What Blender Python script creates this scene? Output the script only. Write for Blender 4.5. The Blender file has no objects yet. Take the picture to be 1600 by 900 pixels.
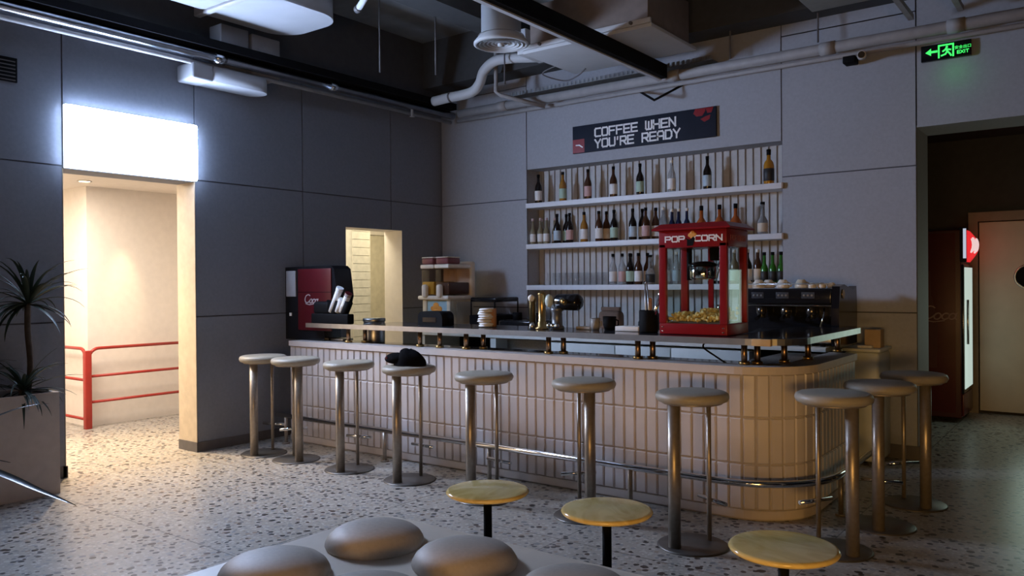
import bpy, bmesh, math, random
from mathutils import Vector, Matrix
random.seed(7)
C = bpy.context.scene.collection
PI = math.pi
R = math.radians

# ------------------------------------------------------------------ materials
MATS = {}
def mat(name, col, rough=.5, metal=0., emit=None, strength=0., trans=0., ior=1.45, var=.08, scale=14., bump=0., spec=.5):
    """principled material with a little procedural mottling"""
    if name in MATS: return MATS[name]
    m = bpy.data.materials.new(name); m.use_nodes = True
    nt = m.node_tree; b = nt.nodes['Principled BSDF']
    b.inputs['Roughness'].default_value = rough
    b.inputs['Metallic'].default_value = metal
    b.inputs['IOR'].default_value = ior
    b.inputs['Specular IOR Level'].default_value = spec
    b.inputs['Transmission Weight'].default_value = trans
    tc = nt.nodes.new('ShaderNodeTexCoord')
    n = nt.nodes.new('ShaderNodeTexNoise'); n.inputs['Scale'].default_value = scale; n.inputs['Detail'].default_value = 4
    nt.links.new(tc.outputs['Object'], n.inputs['Vector'])
    r = nt.nodes.new('ShaderNodeValToRGB')
    r.color_ramp.elements[0].position = .3; r.color_ramp.elements[1].position = .7
    r.color_ramp.elements[0].color = [max(0, c*(1-var)) for c in col]+[1]
    r.color_ramp.elements[1].color = [min(1, c*(1+var)) for c in col]+[1]
    nt.links.new(n.outputs['Fac'], r.inputs['Fac'])
    nt.links.new(r.outputs['Color'], b.inputs['Base Color'])
    if bump:
        bp = nt.nodes.new('ShaderNodeBump'); bp.inputs['Strength'].default_value = bump; bp.inputs['Distance'].default_value = .004
        nt.links.new(n.outputs['Fac'], bp.inputs['Height']); nt.links.new(bp.outputs['Normal'], b.inputs['Normal'])
    if emit:
        b.inputs['Emission Color'].default_value = list(emit)+[1]; b.inputs['Emission Strength'].default_value = strength
    MATS[name] = m
    return m

def pane_mat(name, tint, gloss=.08):
    m = bpy.data.materials.new(name); m.use_nodes = True; nt = m.node_tree
    for n in list(nt.nodes): nt.nodes.remove(n)
    o = nt.nodes.new('ShaderNodeOutputMaterial'); t = nt.nodes.new('ShaderNodeBsdfTransparent'); g = nt.nodes.new('ShaderNodeBsdfGlossy')
    t.inputs['Color'].default_value = list(tint)+[1]; g.inputs['Roughness'].default_value = .03
    f = nt.nodes.new('ShaderNodeLayerWeight'); f.inputs['Blend'].default_value = .5
    p = nt.nodes.new('ShaderNodeMath'); p.operation = 'POWER'; p.inputs[1].default_value = 5; nt.links.new(f.outputs['Facing'], p.inputs[0])
    a = nt.nodes.new('ShaderNodeMath'); a.operation = 'MULTIPLY_ADD'; a.inputs[1].default_value = .7; a.inputs[2].default_value = gloss*.5; nt.links.new(p.outputs[0], a.inputs[0])
    mx = nt.nodes.new('ShaderNodeMixShader')
    nt.links.new(a.outputs[0], mx.inputs[0]); nt.links.new(t.outputs[0], mx.inputs[1]); nt.links.new(g.outputs[0], mx.inputs[2])
    nt.links.new(mx.outputs[0], o.inputs[0])
    return m

def terrazzo():
    m = bpy.data.materials.new('terrazzo'); m.use_nodes = True; nt = m.node_tree; L = nt.links
    b = nt.nodes['Principled BSDF']; b.inputs['Roughness'].default_value = .33
    tc = nt.nodes.new('ShaderNodeTexCoord')
    col = None
    base = nt.nodes.new('ShaderNodeTexNoise'); base.inputs['Scale'].default_value = 5
    L.new(tc.outputs['Object'], base.inputs['Vector'])
    rb = nt.nodes.new('ShaderNodeValToRGB'); rb.color_ramp.elements[0].color = (.44,.415,.375,1); rb.color_ramp.elements[1].color = (.54,.515,.47,1)
    L.new(base.outputs['Fac'], rb.inputs['Fac']); cur = rb.outputs['Color']
    warp = nt.nodes.new('ShaderNodeTexNoise'); warp.inputs['Scale'].default_value = 22; warp.inputs['Detail'].default_value = 2
    L.new(tc.outputs['Object'], warp.inputs['Vector'])
    def layer(cur, scale, keep, rad, cols, seed):
        mp = nt.nodes.new('ShaderNodeMapping'); mp.inputs['Location'].default_value = (seed, seed*.7, 0); mp.inputs['Rotation'].default_value = (0,0,seed)
        L.new(tc.outputs['Object'], mp.inputs['Vector'])
        ad = nt.nodes.new('ShaderNodeMix'); ad.data_type = 'VECTOR'; ad.inputs['Factor'].default_value = .022
        L.new(mp.outputs['Vector'], ad.inputs[4]); L.new(warp.outputs['Color'], ad.inputs[5])
        v = nt.nodes.new('ShaderNodeTexVoronoi'); v.voronoi_dimensions = '2D'; v.inputs['Scale'].default_value = scale
        L.new(ad.outputs[1], v.inputs['Vector'])
        sx = nt.nodes.new('ShaderNodeSeparateColor'); L.new(v.outputs['Color'], sx.inputs[0])
        # chip radius depends on the cell, only some cells carry a chip
        k = nt.nodes.new('ShaderNodeMath'); k.operation = 'GREATER_THAN'; k.inputs[1].default_value = 1-keep; L.new(sx.outputs[0], k.inputs[0])
        rr = nt.nodes.new('ShaderNodeMath'); rr.operation = 'MULTIPLY_ADD'; rr.inputs[1].default_value = rad*.6; rr.inputs[2].default_value = rad*.5; L.new(sx.outputs[1], rr.inputs[0])
        d = nt.nodes.new('ShaderNodeMath'); d.operation = 'LESS_THAN'; L.new(v.outputs['Distance'], d.inputs[0]); L.new(rr.outputs[0], d.inputs[1])
        mm = nt.nodes.new('ShaderNodeMath'); mm.operation = 'MULTIPLY'; L.new(k.outputs[0], mm.inputs[0]); L.new(d.outputs[0], mm.inputs[1])
        rp = nt.nodes.new('ShaderNodeValToRGB'); rp.color_ramp.interpolation = 'CONSTANT'
        rp.color_ramp.elements[0].color = cols[0]+(1,); rp.color_ramp.elements[0].position = 0
        rp.color_ramp.elements[1].color = cols[1]+(1,); rp.color_ramp.elements[1].position = 1/len(cols)
        for i in range(2, len(cols)):
            e = rp.color_ramp.elements.new(i/len(cols)); e.color = cols[i]+(1,)
        L.new(sx.outputs[2], rp.inputs['Fac'])
        mx = nt.nodes.new('ShaderNodeMix'); mx.data_type = 'RGBA'
        L.new(mm.outputs[0], mx.inputs['Factor']); L.new(cur, mx.inputs['A']); L.new(rp.outputs['Color'], mx.inputs['B'])
        return mx.outputs['Result']
    cur = layer(cur, 42, .8, .42, [(.58,.57,.55),(.33,.335,.34),(.46,.43,.40),(.64,.63,.61)], 3.1)
    cur = layer(cur, 24, .38, .36, [(.20,.21,.23),(.62,.60,.56),(.40,.32,.26),(.36,.38,.41)], 1.7)
    cur = layer(cur, 18, .44, .28, [(.025,.026,.03),(.04,.04,.045),(.09,.06,.05),(.05,.055,.06)], 5.3)
    cur = layer(cur, 10.5, .28, .21, [(.02,.02,.024),(.03,.03,.034),(.26,.27,.29),(.05,.035,.03)], 8.9)
    # thin dark expansion joints
    bk = nt.nodes.new('ShaderNodeTexBrick'); bk.offset = 0; bk.inputs['Scale'].default_value = 1; bk.inputs['Mortar Size'].default_value = .0035
    bk.inputs['Brick Width'].default_value = 1.25; bk.inputs['Row Height'].default_value = 1.25; bk.inputs['Color1'].default_value = bk.inputs['Color2'].default_value = (.78,.755,.72,1); bk.inputs['Mortar'].default_value = (.25,.24,.23,1)
    L.new(tc.outputs['Object'], bk.inputs['Vector'])
    mj = nt.nodes.new('ShaderNodeMix'); mj.data_type = 'RGBA'; mj.blend_type = 'MULTIPLY'; mj.inputs['Factor'].default_value = 1
    L.new(cur, mj.inputs['A']); L.new(bk.outputs['Color'], mj.inputs['B'])
    L.new(mj.outputs['Result'], b.inputs['Base Color'])
    return m

def marble():
    m = bpy.data.materials.new('cream_marble'); m.use_nodes = True; nt = m.node_tree; L = nt.links
    b = nt.nodes['Principled BSDF']; b.inputs['Roughness'].default_value = .12
    tc = nt.nodes.new('ShaderNodeTexCoord'); w = nt.nodes.new('ShaderNodeTexNoise'); w.inputs['Scale'].default_value = 11; w.inputs['Detail'].default_value = 7; w.inputs['Distortion'].default_value = 1.6
    mp = nt.nodes.new('ShaderNodeMapping'); mp.inputs['Scale'].default_value = (1,.35,1)
    L.new(tc.outputs['Object'], mp.inputs['Vector']); L.new(mp.outputs['Vector'], w.inputs['Vector'])
    r = nt.nodes.new('ShaderNodeValToRGB'); r.color_ramp.elements[0].position = .35; r.color_ramp.elements[1].position = .65; r.color_ramp.elements[0].color = (.62,.44,.13,1); r.color_ramp.elements[1].color = (.80,.62,.24,1)
    L.new(w.outputs['Fac'], r.inputs['Fac']); L.new(r.outputs['Color'], b.inputs['Base Color'])
    return m

# ------------------------------------------------------------------ mesh builder
class MB:
    def __init__(s): s.bm = bmesh.new()
    def verts(s, vs, fs, smooth=False):
        v = [s.bm.verts.new(p) for p in vs]
        for f in fs:
            try:
                fc = s.bm.faces.new([v[i] for i in f]); fc.smooth = smooth
            except ValueError: pass
        return s
    def box(s, a, b, bev=0.):
        x0,y0,z0 = [min(p,q) for p,q in zip(a,b)]; x1,y1,z1 = [max(p,q) for p,q in zip(a,b)]
        if bev <= 0:
            return s.verts([(x0,y0,z0),(x1,y0,z0),(x1,y1,z0),(x0,y1,z0),(x0,y0,z1),(x1,y0,z1),(x1,y1,z1),(x0,y1,z1)],
                [(3,2,1,0),(4,5,6,7),(0,1,5,4),(1,2,6,5),(2,3,7,6),(3,0,4,7)])
        t = bmesh.new(); bmesh.ops.create_cube(t, size=1)
        for v in t.verts: v.co = Vector((x0+(v.co.x+.5)*(x1-x0), y0+(v.co.y+.5)*(y1-y0), z0+(v.co.z+.5)*(z1-z0)))
        bev = min(bev, .45*min(x1-x0,y1-y0,z1-z0))
        bmesh.ops.bevel(t, geom=list(t.edges), offset=bev, segments=3, affect='EDGES', profile=.5)
        for f in t.faces: f.smooth = True
        return s.merge(t)
    def merge(s, t, mx=None):
        if mx is not None: bmesh.ops.transform(t, matrix=mx, verts=t.verts)
        me = bpy.data.meshes.new('tmp'); t.to_mesh(me); t.free(); s.bm.from_mesh(me); bpy.data.meshes.remove(me); return s
    def cyl(s, a, b, r, r2=None, n=20, smooth=True):
        a = Vector(a); b = Vector(b); r2 = r if r2 is None else r2
        d = (b-a).normalized(); u = d.orthogonal().normalized(); w = d.cross(u)
        vs = []
        for p, rr in ((a,r),(b,r2)):
            for i in range(n):
                t = 2*PI*i/n; vs.append(p+rr*(math.cos(t)*u+math.sin(t)*w))
        v = [s.bm.verts.new(p) for p in vs]
        for i in range(n):
            f = s.bm.faces.new((v[i],v[(i+1)%n],v[n+(i+1)%n],v[n+i])); f.smooth = smooth
        s.bm.faces.new(list(reversed(v[:n]))); s.bm.faces.new(v[n:])
        return s
    def lathe(s, prof, o=(0,0,0), n=24, mx=None):
        """prof: list of (radius, z); radius 0 closes"""
        t = bmesh.new(); rings = []
        for r, z in prof:
            if r < 1e-6: rings.append([t.verts.new((0,0,z))])
            else: rings.append([t.verts.new((r*math.cos(2*PI*i/n), r*math.sin(2*PI*i/n), z)) for i in range(n)])
        for A, B in zip(rings, rings[1:]):
            for i in range(n):
                j = (i+1) % n
                try:
                    if len(A) == 1 and len(B) == 1: continue
                    if len(A) == 1: f = t.faces.new((A[0], B[j], B[i]))
                    elif len(B) == 1: f = t.faces.new((A[i], A[j], B[0]))
                    else: f = t.faces.new((A[i], A[j], B[j], B[i]))
                    f.smooth = True
                except ValueError: pass
        bmesh.ops.recalc_face_normals(t, faces=t.faces)
        M = Matrix.Translation(o)
        if mx is not None: M = M @ mx
        return s.merge(t, M)
    def tube(s, pts, r, n=12, cap=True):
        pts = [Vector(p) for p in pts]; rings = []
        prev = None
        for i, p in enumerate(pts):
            d = (pts[min(i+1,len(pts)-1)]-pts[max(i-1,0)]).normalized()
            if prev is None: u = d.orthogonal().normalized()
            else: u = (prev - d*prev.dot(d)).normalized()
            prev = u; w = d.cross(u); rr = r[i] if isinstance(r, (list, tuple)) else r
            rings.append([s.bm.verts.new(p+rr*(math.cos(2*PI*k/n)*u+math.sin(2*PI*k/n)*w)) for k in range(n)])
        for A, B in zip(rings, rings[1:]):
            for k in range(n):
                f = s.bm.faces.new((A[k],A[(k+1)%n],B[(k+1)%n],B[k])); f.smooth = True
        if cap:
            s.bm.faces.new(list(reversed(rings[0]))); s.bm.faces.new(rings[-1])
        return s
    def prism(s, poly, lo, hi, axis='z', smooth=False):
        """polygon in the two other axes, extruded along axis"""
        def P(u, v, h):
            return {'z':(u,v,h), 'y':(u,h,v), 'x':(h,u,v)}[axis]
        n = len(poly)
        v = [s.bm.verts.new(P(u,w,lo)) for u,w in poly]+[s.bm.verts.new(P(u,w,hi)) for u,w in poly]
        fs = [s.bm.faces.new(v[:n]), s.bm.faces.new(v[n:])]
        for i in range(n):
            f = s.bm.faces.new((v[i],v[(i+1)%n],v[n+(i+1)%n],v[n+i])); f.smooth = smooth; fs.append(f)
        bmesh.ops.recalc_face_normals(s.bm, faces=fs)
        return s
    def ball(s, c, r, sub=2, sc=(1,1,1), jit=0.):
        t = bmesh.new(); bmesh.ops.create_icosphere(t, subdivisions=sub, radius=r)
        for v in t.verts:
            if jit: v.co *= 1+random.uniform(-jit, jit)
            v.co = Vector((v.co.x*sc[0], v.co.y*sc[1], v.co.z*sc[2]))
        for f in t.faces: f.smooth = True
        return s.merge(t, Matrix.Translation(c))
    def build(s, name, m, parent=None, origin=None, sharp=True):
        o0 = Vector(parent.get('_o', (0,0,0))) if parent is not None else Vector(origin or (0,0,0))
        me = bpy.data.meshes.new(name)
        for v in s.bm.verts: v.co -= o0
        s.bm.to_mesh(me); s.bm.free()
        me.materials.append(m)
        o = bpy.data.objects.new(name, me); C.objects.link(o)
        if parent is not None:
            o.parent = parent; o['_o'] = list(o0)
        else:
            o.location = o0; o['_o'] = list(o0)
        return o

def tag(o, label, cat, group=None, kind=None):
    o['label'] = label; o['category'] = cat
    if group: o['group'] = group
    if kind: o['kind'] = kind
    return o
def struct(o): o['kind'] = 'structure'; return o
def thing(name, loc, label, cat, group=None):
    o = bpy.data.objects.new(name, None); C.objects.link(o); o.location = loc; o['_o'] = list(loc)
    o.empty_display_size = .1
    return tag(o, label, cat, group)
def kids(o): return list(KIDS.get(o.name, [])) 
def children(o): return [c for c in bpy.data.objects if c.parent == o]
def copy_tree(o, parent=None, loc=None, rz=None):
    c = o.copy(); C.objects.link(c)
    if parent is not None: c.parent = parent
    if loc is not None: c.location = loc; c['_o'] = list(loc)
    if rz is not None: c.rotation_euler.z = rz
    for ch in children(o): copy_tree(ch, c)
    return c

# ------------------------------------------------------------------ stroke lettering
F = {  # squared techno letters, polylines in a 1 x 1 cell
 'C':[[(1,1),(.15,1),(0,.85),(0,.15),(.15,0),(1,0)]],
 'O':[[(.15,1),(.85,1),(1,.85),(1,.15),(.85,0),(.15,0),(0,.15),(0,.85),(.15,1)]],
 'F':[[(1,1),(0,1),(0,0)],[(0,.5),(.85,.5)]],
 'E':[[(1,1),(0,1),(0,0),(1,0)],[(0,.5),(.9,.5)]],
 'W':[[(0,1),(0,.15),(.15,0),(.85,0),(1,.15),(1,1)],[(.5,.9),(.5,0)]],
 'H':[[(0,1),(0,0)],[(1,1),(1,0)],[(0,.5),(1,.5)]],
 'N':[[(0,0),(0,1),(1,0),(1,1)]],
 'Y':[[(0,1),(.5,.45),(1,1)],[(.5,.45),(.5,0)]],
 'U':[[(0,1),(0,.15),(.15,0),(.85,0),(1,.15),(1,1)]],
 'R':[[(0,0),(0,1),(.85,1),(1,.85),(1,.6),(.85,.45),(0,.45)],[(.5,.45),(1,0)]],
 'P':[[(0,0),(0,1),(.85,1),(1,.85),(1,.6),(.85,.45),(0,.45)]],
 'A':[[(0,0),(0,.8),(.2,1),(.8,1),(1,.8),(1,0)],[(0,.4),(1,.4)]],
 'D':[[(0,0),(0,1),(.75,1),(1,.75),(1,.25),(.75,0),(0,0)]],
 'X':[[(0,0),(1,1)],[(0,1),(1,0)]],
 'I':[[(.5,0),(.5,1)]],
 'T':[[(0,1),(1,1)],[(.5,1),(.5,0)]],
 "'":[[(.5,1),(.4,.72)]],
}
def ribbon(mb, pts, w, o, ux, uy, nz, th):
    """flat ribbon with square ends along 2-D points"""
    o = Vector(o); ux = Vector(ux); uy = Vector(uy); nz = Vector(nz)
    for k, (a, b) in enumerate(zip(pts, pts[1:])):
        th = th*1.0+.00012
        a = Vector(a); b = Vector(b); d = b-a
        if d.length < 1e-6: continue
        d.normalize(); q = Vector((-d.y, d.x)); a2 = a-d*w*.48; b2 = b+d*w*.48
        cs = [a2+q*w/2, a2-q*w/2, b2-q*w/2, b2+q*w/2]
        vs = [o+ux*c.x+uy*c.y+nz*.0004 for c in cs]+[o+ux*c.x+uy*c.y+nz*th for c in cs]
        mb.verts(vs, [(0,1,2,3),(7,6,5,4),(0,4,5,1),(1,5,6,2),(2,6,7,3),(3,7,4,0)])
def stroke_text(mb, txt, o, ux, uy, nz, h, wid, gap, st, th=.003, centre=True, shear=0.):
    adv = [(wid*.45 if c in " " else wid*.35 if c in "'" else wid*.3 if c == 'I' else wid) for c in txt]
    tot = sum(adv)+gap*(len(txt)-1); x = -tot/2 if centre else 0
    for c, a in zip(txt, adv):
        for pl in F.get(c, []):
            ribbon(mb, [(x+p[0]*a+shear*p[1]*h, p[1]*h) for p in pl], st, o, ux, uy, nz, th)
        x += a+gap
def arc(cx, cy, r, a0, a1, n=14, sy=1.):
    return [(cx+r*math.cos(R(a0+(a1-a0)*i/n)), cy+sy*r*math.sin(R(a0+(a1-a0)*i/n))) for i in range(n+1)]
def script_word(mb, o, ux, uy, nz, h, st, word):
    """flowing slanted script; word is a list of glyph ids"""
    G = {'C':(arc(.55,.55,.5,50,330,20)+[(1.15,.45)], 1.0), 'o':(arc(.25,.25,.24,90,450,16), .55), 'c':(arc(.27,.25,.24,50,320,14), .5),
         'a':(arc(.25,.25,.23,60,400,14)+[(.5,.48),(.48,.1),(.6,.02)], .65), 'l':([(.1,.5),(.3,1.0),(.2,1.1),(.12,.9),(.12,.15),(.25,.02)], .34), '-':([(0,.3),(.22,.34)], .3)}
    x = 0
    for g in word:
        pl, adv = G[g]
        ribbon(mb, [((x+p[0]+.25*p[1])*h, p[1]*h) for p in pl], st, o, ux, uy, nz, .002)
        x += adv
    ribbon(mb, [(.3*h,-.08*h),(1.0*h,-.2*h),(1.8*h,-.1*h),(2.6*h,-.16*h)][:2+min(2,len(word)//3)], st*.8, o, ux, uy, nz, .002)

# ------------------------------------------------------------------ palette
M = {}
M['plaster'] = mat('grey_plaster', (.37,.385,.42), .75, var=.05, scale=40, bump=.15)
M['plaster_left'] = mat('shaded_plaster', (.225,.24,.285), .78, var=.05, scale=40, bump=.15)  # same wall plaster, darkened to put the left wall's shade into the colour
M['joint'] = mat('dark_joint', (.09,.095,.11), .8)
M['skirt'] = mat('dark_skirting', (.12,.11,.11), .5)
M['corr'] = mat('corridor_plaster', (.82,.76,.69), .7, var=.03)
M['shadewall'] = mat('shaded_upper_plaster', (.10,.10,.105), .85)  # upper wall coloured darker to hold the shade above the tray
M['beamdark'] = mat('dark_beam', (.07,.07,.07), .9)
M['concrete'] = mat('ceiling_concrete', (.24,.245,.25), .9, var=.2, scale=3, bump=.3)
M['black'] = mat('matt_black', (.006,.006,.007), .7, spec=.12)
M['gloss_black'] = mat('gloss_black', (.010,.010,.012), .15)
M['blackcloth'] = mat('black_cloth', (.005,.005,.006), .95, bump=.6, scale=120, spec=.05)
M['duct'] = mat('white_duct', (.58,.58,.58), .5, var=.05, scale=4)
M['airduct'] = mat('air_duct_paint', (.36,.36,.37), .5, var=.05, scale=4)
M['steel'] = mat('brushed_steel', (.55,.54,.52), .32, 1.0, var=.1, scale=60)
M['chrome'] = mat('polished_steel', (.72,.72,.72), .10, 1.0, var=.02)
M['taupe'] = mat('taupe_steel', (.34,.29,.24), .38, .65, var=.1, scale=40)
M['seat'] = mat('grey_vinyl', (.36,.322,.255), .45, var=.05, scale=60, bump=.1)
M['tile'] = mat('blush_tile', (.60,.545,.52), .35, var=.05, scale=5)
M['grout'] = mat('tile_grout', (.47,.42,.39), .85)
M['cap'] = mat('counter_cap', (.60,.53,.49), .5, var=.04)
M['stone'] = mat('dark_worktop', (.035,.036,.04), .12, var=.4, scale=90)
M['white'] = mat('white_laminate', (.70,.74,.72), .4, var=.03)
M['shelf'] = mat('white_shelf', (.74,.76,.80), .45, var=.03)
M['wood_end'] = mat('raw_board_end', (.32,.22,.15), .7, var=.2)
M['slat'] = mat('pale_slat', (.50,.50,.49), .6, var=.06, scale=20)
M['slatgap'] = mat('slat_gap', (.27,.27,.275), .8)
M['red'] = mat('red_enamel', (.25,.008,.012), .3, var=.05)
M['redpaint'] = mat('red_rail_paint', (.36,.03,.02), .4)
M['darkred'] = mat('dark_red_panel', (.085,.006,.010), .3)
M['brass'] = mat('worn_brass', (.45,.30,.12), .3, 1.0, var=.2)
M['bronze'] = mat('bronze_tube', (.34,.22,.14), .32, 1.0, var=.15)
M['cream'] = mat('cream_plastic', (.66,.60,.47), .4)
M['ivory'] = mat('ivory_plastic', (.80,.75,.66), .35)
M['paper'] = mat('white_paper', (.80,.79,.77), .6)
M['letter'] = mat('white_lettering', (.85,.85,.85), .5)
M['navy'] = mat('navy_board', (.014,.018,.032), .6, spec=.2)
M['marble'] = marble()
M['bench'] = mat('bench_laminate', (.84,.72,.59), .45, var=.03)
M['cushion'] = mat('taupe_cushion', (.52,.45,.38), .55, var=.05, scale=70, bump=.12)
M['leaf'] = mat('dark_leaf', (.014,.03,.019), .55, var=.35, scale=9)
M['leafdry'] = mat('dark_leaf_glossy', (.014,.018,.017), .3, var=.3, scale=9)
M['trunk'] = mat('plant_stem', (.06,.045,.035), .8, var=.3, bump=.5)
M['soil'] = mat('planter_soil', (.02,.016,.013), .95, bump=.8)
M['planter'] = mat('planter_grey', (.50,.44,.41), .7, var=.06)
M['pipe'] = mat('galvanised_pipe', (.50,.52,.56), .22, 1.0, var=.12, scale=12)
M['pipepaint'] = mat('painted_pipe', (.36,.34,.33), .55, var=.08)
M['popcorn'] = mat('popped_corn', (.95,.70,.30), .8, var=.15, scale=60)
M['door'] = mat('door_panel', (.58,.53,.44), .5, var=.05, scale=6)
M['frame'] = mat('door_frame', (.24,.20,.16), .5)
M['walltile'] = mat('white_wall_tile', (.80,.76,.66), .3)
M['glass'] = pane_mat('clear_pane', (.93,.96,.94), .05)
M['tint'] = pane_mat('amber_tank', (.80,.70,.62))
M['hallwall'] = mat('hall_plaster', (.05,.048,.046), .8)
M['orange'] = mat('orange_picture', (.75,.33,.06), .5)
M['blue'] = mat('blue_picture', (.32,.50,.60), .5)

# ------------------------------------------------------------------ room shell
XL, YB = -6.39, 7.09
def cells(us, vs, holes):
    """rectangles of the grid us x vs minus the holes"""
    out = []
    for u0, u1 in zip(us, us[1:]):
        for v0, v1 in zip(vs, vs[1:]):
            rs = [(u0,u1,v0,v1)]
            for h in holes:
                nx = []
                for a,b,c,d in rs:
                    h0,h1,h2,h3 = max(a,h[0]),min(b,h[1]),max(c,h[2]),min(d,h[3])
                    if h0 >= h1 or h2 >= h3: nx.append((a,b,c,d)); continue
                    if a < h0: nx.append((a,h0,c,d))
                    if h1 < b: nx.append((h1,b,c,d))
                    if c < h2: nx.append((h0,h1,c,h2))
                    if h3 < d: nx.append((h0,h1,h3,d))
                rs = nx
            out += [(u0,u1,v0,v1,r) for r in rs]
    return out
G = .0055
def shrink(cell):
    u0,u1,v0,v1,(a,b,c,d) = cell
    return (a+(G if a == u0 else 0), b-(G if b == u1 else 0), c+(G if c == v0 else 0), d-(G if d == v1 else 0))

floor = MB().box((-11,-5,-.12),(3.2,10.3,0)); struct(floor.build('floor', terrazzo()))
struct(MB().box((-6.67,-5,4.25),(3.2,7.57,4.4)).build('ceiling', M['concrete']))
for i, (xa, xb) in enumerate([(-5.1,-4.8),(-1.1,-.8)]):
    struct(MB().box((xa,-5,3.98),(xb,7.09,4.25)).build('trim_%d' % (20+i), M['beamdark']))

struct(MB().box((XL,6.78,3.72),(3.2,7.09,4.25)).build('trim_22', M['beamdark']))
LH = [(2.79,3.885,0,2.36),(5.593,6.42,0,2.06)]
w = MB()
for c in cells([-5,7.57],[0,4.25],LH):
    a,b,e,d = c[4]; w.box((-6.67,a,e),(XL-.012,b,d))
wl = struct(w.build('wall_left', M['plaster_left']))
w = MB()
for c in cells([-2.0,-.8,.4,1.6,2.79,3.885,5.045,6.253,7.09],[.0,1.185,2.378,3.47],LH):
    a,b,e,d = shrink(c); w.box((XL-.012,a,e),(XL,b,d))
struct(MB().box((XL-.012,-2,3.475),(XL,7.09,4.25)).build('trim_13', M['shadewall']))
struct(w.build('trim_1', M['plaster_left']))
struct(MB().box((XL-.0121,-2,.0),(XL-.011,2.79,4.25)).box((XL-.0121,3.885,0),(XL-.011,5.593,4.25)).box((XL-.0121,5.593,2.06),(XL-.011,6.42,4.25)).box((XL-.0121,6.42,0),(XL-.011,7.09,4.25)).box((XL-.0121,2.79,2.36),(XL-.011,3.885,4.25)).build('trim_2', M['joint']))

RX0, RX1, RZ0, RZ1 = -5.132, -2.338, .90, 2.70
BH = [(RX0,RX1,RZ0,RZ1),(-1.255,3.2,0,2.683)]
w = MB()
for c in cells([XL,3.2],[0,4.25],BH):
    a,b,e,d = c[4]; w.box((a,YB+.012,e),(b,7.57,d))
struct(w.build('wall_back', M['plaster']))
w = MB()
for c in cells([XL,RX0,RX1,-1.255],[0,1.188,2.378,3.62,4.25],[BH[0]]):
    if c[0] == RX0 and c[4][2] >= 2.3: continue
    a,b,e,d = shrink(c); w.box((a,YB,e),(b,YB+.012,d))
w.box((RX0+G,YB,2.70),(RX1-G,YB+.012,4.25))
w.box((-1.255+G,YB,2.683),(3.2,YB+.012,4.25))
struct(w.build('trim_3', M['plaster']))
struct(MB().box((XL,YB+.011,0),(RX0,YB+.0125,4.25)).box((RX1,YB+.011,0),(-1.255,YB+.0125,4.25)).box((RX0-.02,YB+.011,2.70),(-1.2,YB+.0125,4.25)).build('trim_4', M['joint']))
# recess lined with pale vertical boards
struct(MB().box((RX0,7.33,RZ0),(RX1,7.345,RZ1)).build('trim_5', M['slatgap']))
w = MB(); x = RX0+.006
while x < RX1-.05:
    w.box((x,7.312,RZ0),(x+.057,7.33,RZ1), 0); x += .0745
struct(w.build('trim_6', M['slat']))

# skirting
struct(MB().box((XL,-2,0),(XL+.012,2.79,.085)).box((-6.67,2.765,0),(XL+.012,2.80,.085)).box((XL,3.885,0),(XL+.012,5.593,.085)).box((-6.67,3.873,0),(XL+.012,3.89,.085)).build('baseboard_left', M['skirt']))
struct(MB().box((RX1,YB-.012,0),(-1.243,YB,.11)).box((-1.255,YB,0),(-1.243,7.57,.11)).build('baseboard_back', M['skirt']))

# corridor behind the left opening
struct(MB().box((-8.7,3.94,0),(-8.5,6.2,3.0)).box((-9.9,3.94,0),(-8.7,4.05,3.0)).build('wall_corridor_west', M['corr']))
struct(MB().box((-9.95,1.0,0),(-9.8,4.0,3.0)).box((-9.8,1.0,0),(-6.67,1.15,3.0)).build('wall_corridor_south', M['corr']))
struct(MB().box((-8.5,5.3,0),(-6.67,5.45,3.0)).build('wall_corridor_north', M['corr']))
struct(MB().box((-9.95,1.0,2.50),(-6.67,5.45,2.62)).build('ceiling_corridor', M['corr']))
struct(MB().box((-9.8,3.55,0),(-9.3,3.94,.2)).build('trim_7', M['corr']))
# lining of the two openings in the left wall
struct(MB().box((-6.672,2.788,0),(XL-.0005,2.792,2.36)).box((-6.672,3.881,0),(XL-.0005,3.887,2.36)).build('trim_8', mat('jamb_plaster', (.62,.52,.39), .7)))
struct(MB().box((-6.672,6.416,0),(XL-.0005,6.422,2.06)).box((-6.672,5.591,0),(XL-.0005,5.595,2.06)).box((-6.672,5.593,2.057),(XL-.0005,6.42,2.062)).build('trim_9', M['corr']))

# store room behind the small doorway: tiled wall, then a doorway further in
w = MB()
z = 0.; 
while z < 2.6:
    w.box((-7.515,6.68,z+.003),(-7.5,6.955,z+.098)); 
    for yy in (6.96,): w.box((-7.78,yy,z+.003),(-7.505,yy+.012,z+.098))
    z += .101
struct(w.build('trim_10', M['walltile']))
struct(MB().box((-7.6,5.5,0),(-7.515,6.68,2.7)).box((-7.6,6.68,0),(-7.517,6.95,2.7)).build('wall_store_south', M['walltile']))
struct(MB().box((-8.4,6.9,0),(-8.3,9.5,2.7)).box((-8.3,9.4,0),(-6.67,9.5,2.7)).box((-8.3,6.90,0),(-7.6,6.948,2.7)).build('wall_store_west', M['corr']))
struct(MB().box((-8.3,7.55,0),(-8.27,8.9,2.15)).build('door_2', M['cream']))
struct(MB().box((-8.3,7.45,0),(-8.25,7.55,2.25)).box((-8.3,7.45,2.15),(-8.25,8.9,2.25)).build('trim_11', M['corr']))
struct(MB().box((-8.4,5.45,2.55),(-6.67,9.5,2.7)).build('ceiling_store', M['corr']))
struct(MB().box((-7.6,5.45,0),(-6.67,5.5,2.7)).build('wall_store_front', M['corr']))

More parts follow.
